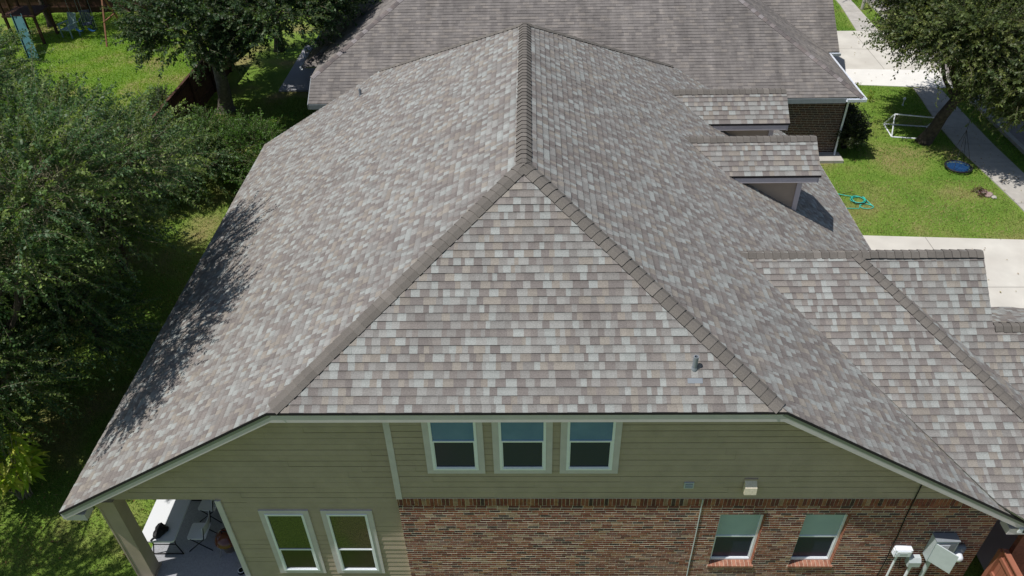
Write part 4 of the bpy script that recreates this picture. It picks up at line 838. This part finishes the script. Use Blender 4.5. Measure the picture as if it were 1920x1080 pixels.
# saucer swing
sw = root('saucer_swing', 'round blue web saucer swing with a black rim hanging over the shaded lawn', 'swing', (16.8, 26.88, 0)); c0 = Vector((16.72, 26.75, .12))
ring = [c0+Vector((.47*math.cos(2*math.pi*k/36), .47*math.sin(2*math.pi*k/36), 0)) for k in range(36)]
b = MB(); b.tube(ring, .035, 'blk', 8, closed=True); part(b, 'rim', sw, True)
b = MB()
for k in range(18): a = 2*math.pi*k/18; b.tube([c0+Vector((0, 0, -.05)), c0+Vector((.46*math.cos(a), .46*math.sin(a), 0))], .012, 'blue', 5, cap=False)
for rr in (.1, .17, .24, .31, .38, .44): b.tube([c0+Vector((rr*math.cos(2*math.pi*k/24), rr*math.sin(2*math.pi*k/24), -.05+.05*rr/.46)) for k in range(24)], .011, 'blue', 5, closed=True)
b.lathe(c0-Vector((0, 0, .055)), [(.36, .03), (.0, .0)], 'blue', 24); part(b, 'web', sw)
for k in (0, 1, 2, 3):
    a = R(45+90*k); b = MB(); b.tube([c0+Vector((.47*math.cos(a), .47*math.sin(a), 0)), c0+Vector((.1, .5, 1.3)), c0+Vector((.3, .9, 4.3))], .008, 'blk', 5); part(b, 'rope', sw)
# garden hose
b = MB(); pts = []; rng = random.Random(9)
pts += [Vector((9.7, 25.6, .03)), Vector((10.4, 25.4, .03)), Vector((11.2, 25.15, .03)), Vector((11.8, 24.85, .03))]
for k in range(52): a = k*.36+1.2; rr = .24+.03*math.sin(k*.9); pts.append(Vector((12.12+rr*math.cos(a)+.006*k/10, 24.5+rr*.95*math.sin(a), .03+.0012*k)))
for k in range(22): a = k*.42; pts.append(Vector((12.3+.24*math.cos(a)+.02*math.sin(k), 24.08+.16*math.sin(a), .04)))
pts += [Vector((12.0, 23.95, .03)), Vector((11.5, 23.98, .03)), Vector((10.6, 24.0, .03))]
b.tube(pts, .014, 'hose', 6); tag(b.build('garden_hose'), 'teal garden hose coiled on the lawn beside the right eave', 'hose')
b = MB(); pts = []
for k in range(40): a = k*.33; rr = .27+.02*math.sin(k*1.7); pts.append(Vector((12.15+rr*math.cos(a), 24.48+rr*math.sin(a), .045+.001*k)))
for k in range(10): a = 1.6+k*.25; pts.append(Vector((12.05+.55*math.cos(a), 24.55+.5*math.sin(a), .03)))
b.tube(pts, .008, 'blk', 5); tag(b.build('black_cable'), 'thin black cable looped over the coiled teal hose', 'cable')
# rocks and red plant
for i, (x, y, s_, lb) in enumerate([(16.86, 24.95, .16, 'largest rounded stone of the little pile on the lawn near the sidewalk'), (17.05, 24.83, .12, 'small stone at the right of the little pile on the lawn'), (17.12, 24.62, .10, 'pale stone nearest the viewer in the little pile on the lawn'), (16.95, 24.72, .11, 'low stone in the middle of the little pile on the lawn')]):
    import bmesh
    bm = bmesh.new(); bmesh.ops.create_icosphere(bm, subdivisions=2, radius=s_); rng = random.Random(i)
    for v in bm.verts: v.co *= rng.uniform(.85, 1.15); v.co.z *= .6
    me = bpy.data.meshes.new('stone'); bm.to_mesh(me); bm.free(); me.materials.append(MT['rock'] if i != 2 else MT['walk']); o = bpy.data.objects.new('stone', me); sc.collection.objects.link(o); o.location = (x, y, s_*.35); tag(o, lb, 'stone', 'stones on the lawn')
shrub('red_plant', 'low reddish plant beside the little stone pile on the lawn', (16.72, 25.0, 0), [((16.72, 25.02, .06), (.22, .3, .07))], 130, cat='plant', ntw=60, nlv=9, leaf=.05, tw=.12, droop=.2, cols=[(.16, .05, .05), (.10, .04, .04), (.06, .09, .03)], clumps=10)
# sprigs, small marker
for i, (x, y) in enumerate([(15.1, 33.6), (15.4, 32.8)]):
    r = root('sprig', ['tall yellow green sprig growing from the lawn near the pale path', 'shorter yellow green sprig growing from the lawn, nearer the viewer'][i], 'plant', (x, y, 0)); b = MB(); rng = random.Random(i+60)
    for k in range(5): b.tube([(x, y, 0), (x+rng.uniform(-.06, .06), y+rng.uniform(-.06, .06), .25), (x+rng.uniform(-.16, .16), y+rng.uniform(-.14, .14), .6-.12*i)], [.012, .010, .004], 'leaf', 5, (.22, .27, .03))
    part(b, 'stem', r); b = MB()
    for k in range(14): a = rng.uniform(0, 6.28); z = rng.uniform(.2, .5); b.face([(x, y, z), (x+.12*math.cos(a), y+.12*math.sin(a), z+.08), (x+.16*math.cos(a+.3), y+.16*math.sin(a+.3), z+.02)], 'leaf', (.22, .28, .03))
    part(b, 'leaves', r)
b = MB(); b.lathe((16.75, 32.45, 0), [(.05, 0), (.05, .02), (.02, .03), (.018, .26), (.06, .28), (.05, .36), (0, .38)], 'white', 12); tag(b.build('path_light', smooth=True, weld=True), 'small white garden light on the lawn behind the soccer goal', 'light')
b = MB(); b.tube([(19.14, 44.95, 0), (19.16, 44.97, 1.5), (19.2, 45.0, 6)], [.09, .085, .07], 'pole', 10); tag(b.build('utility_pole'), 'pale wooden post on the grass strip beside the far sidewalk', 'pole')
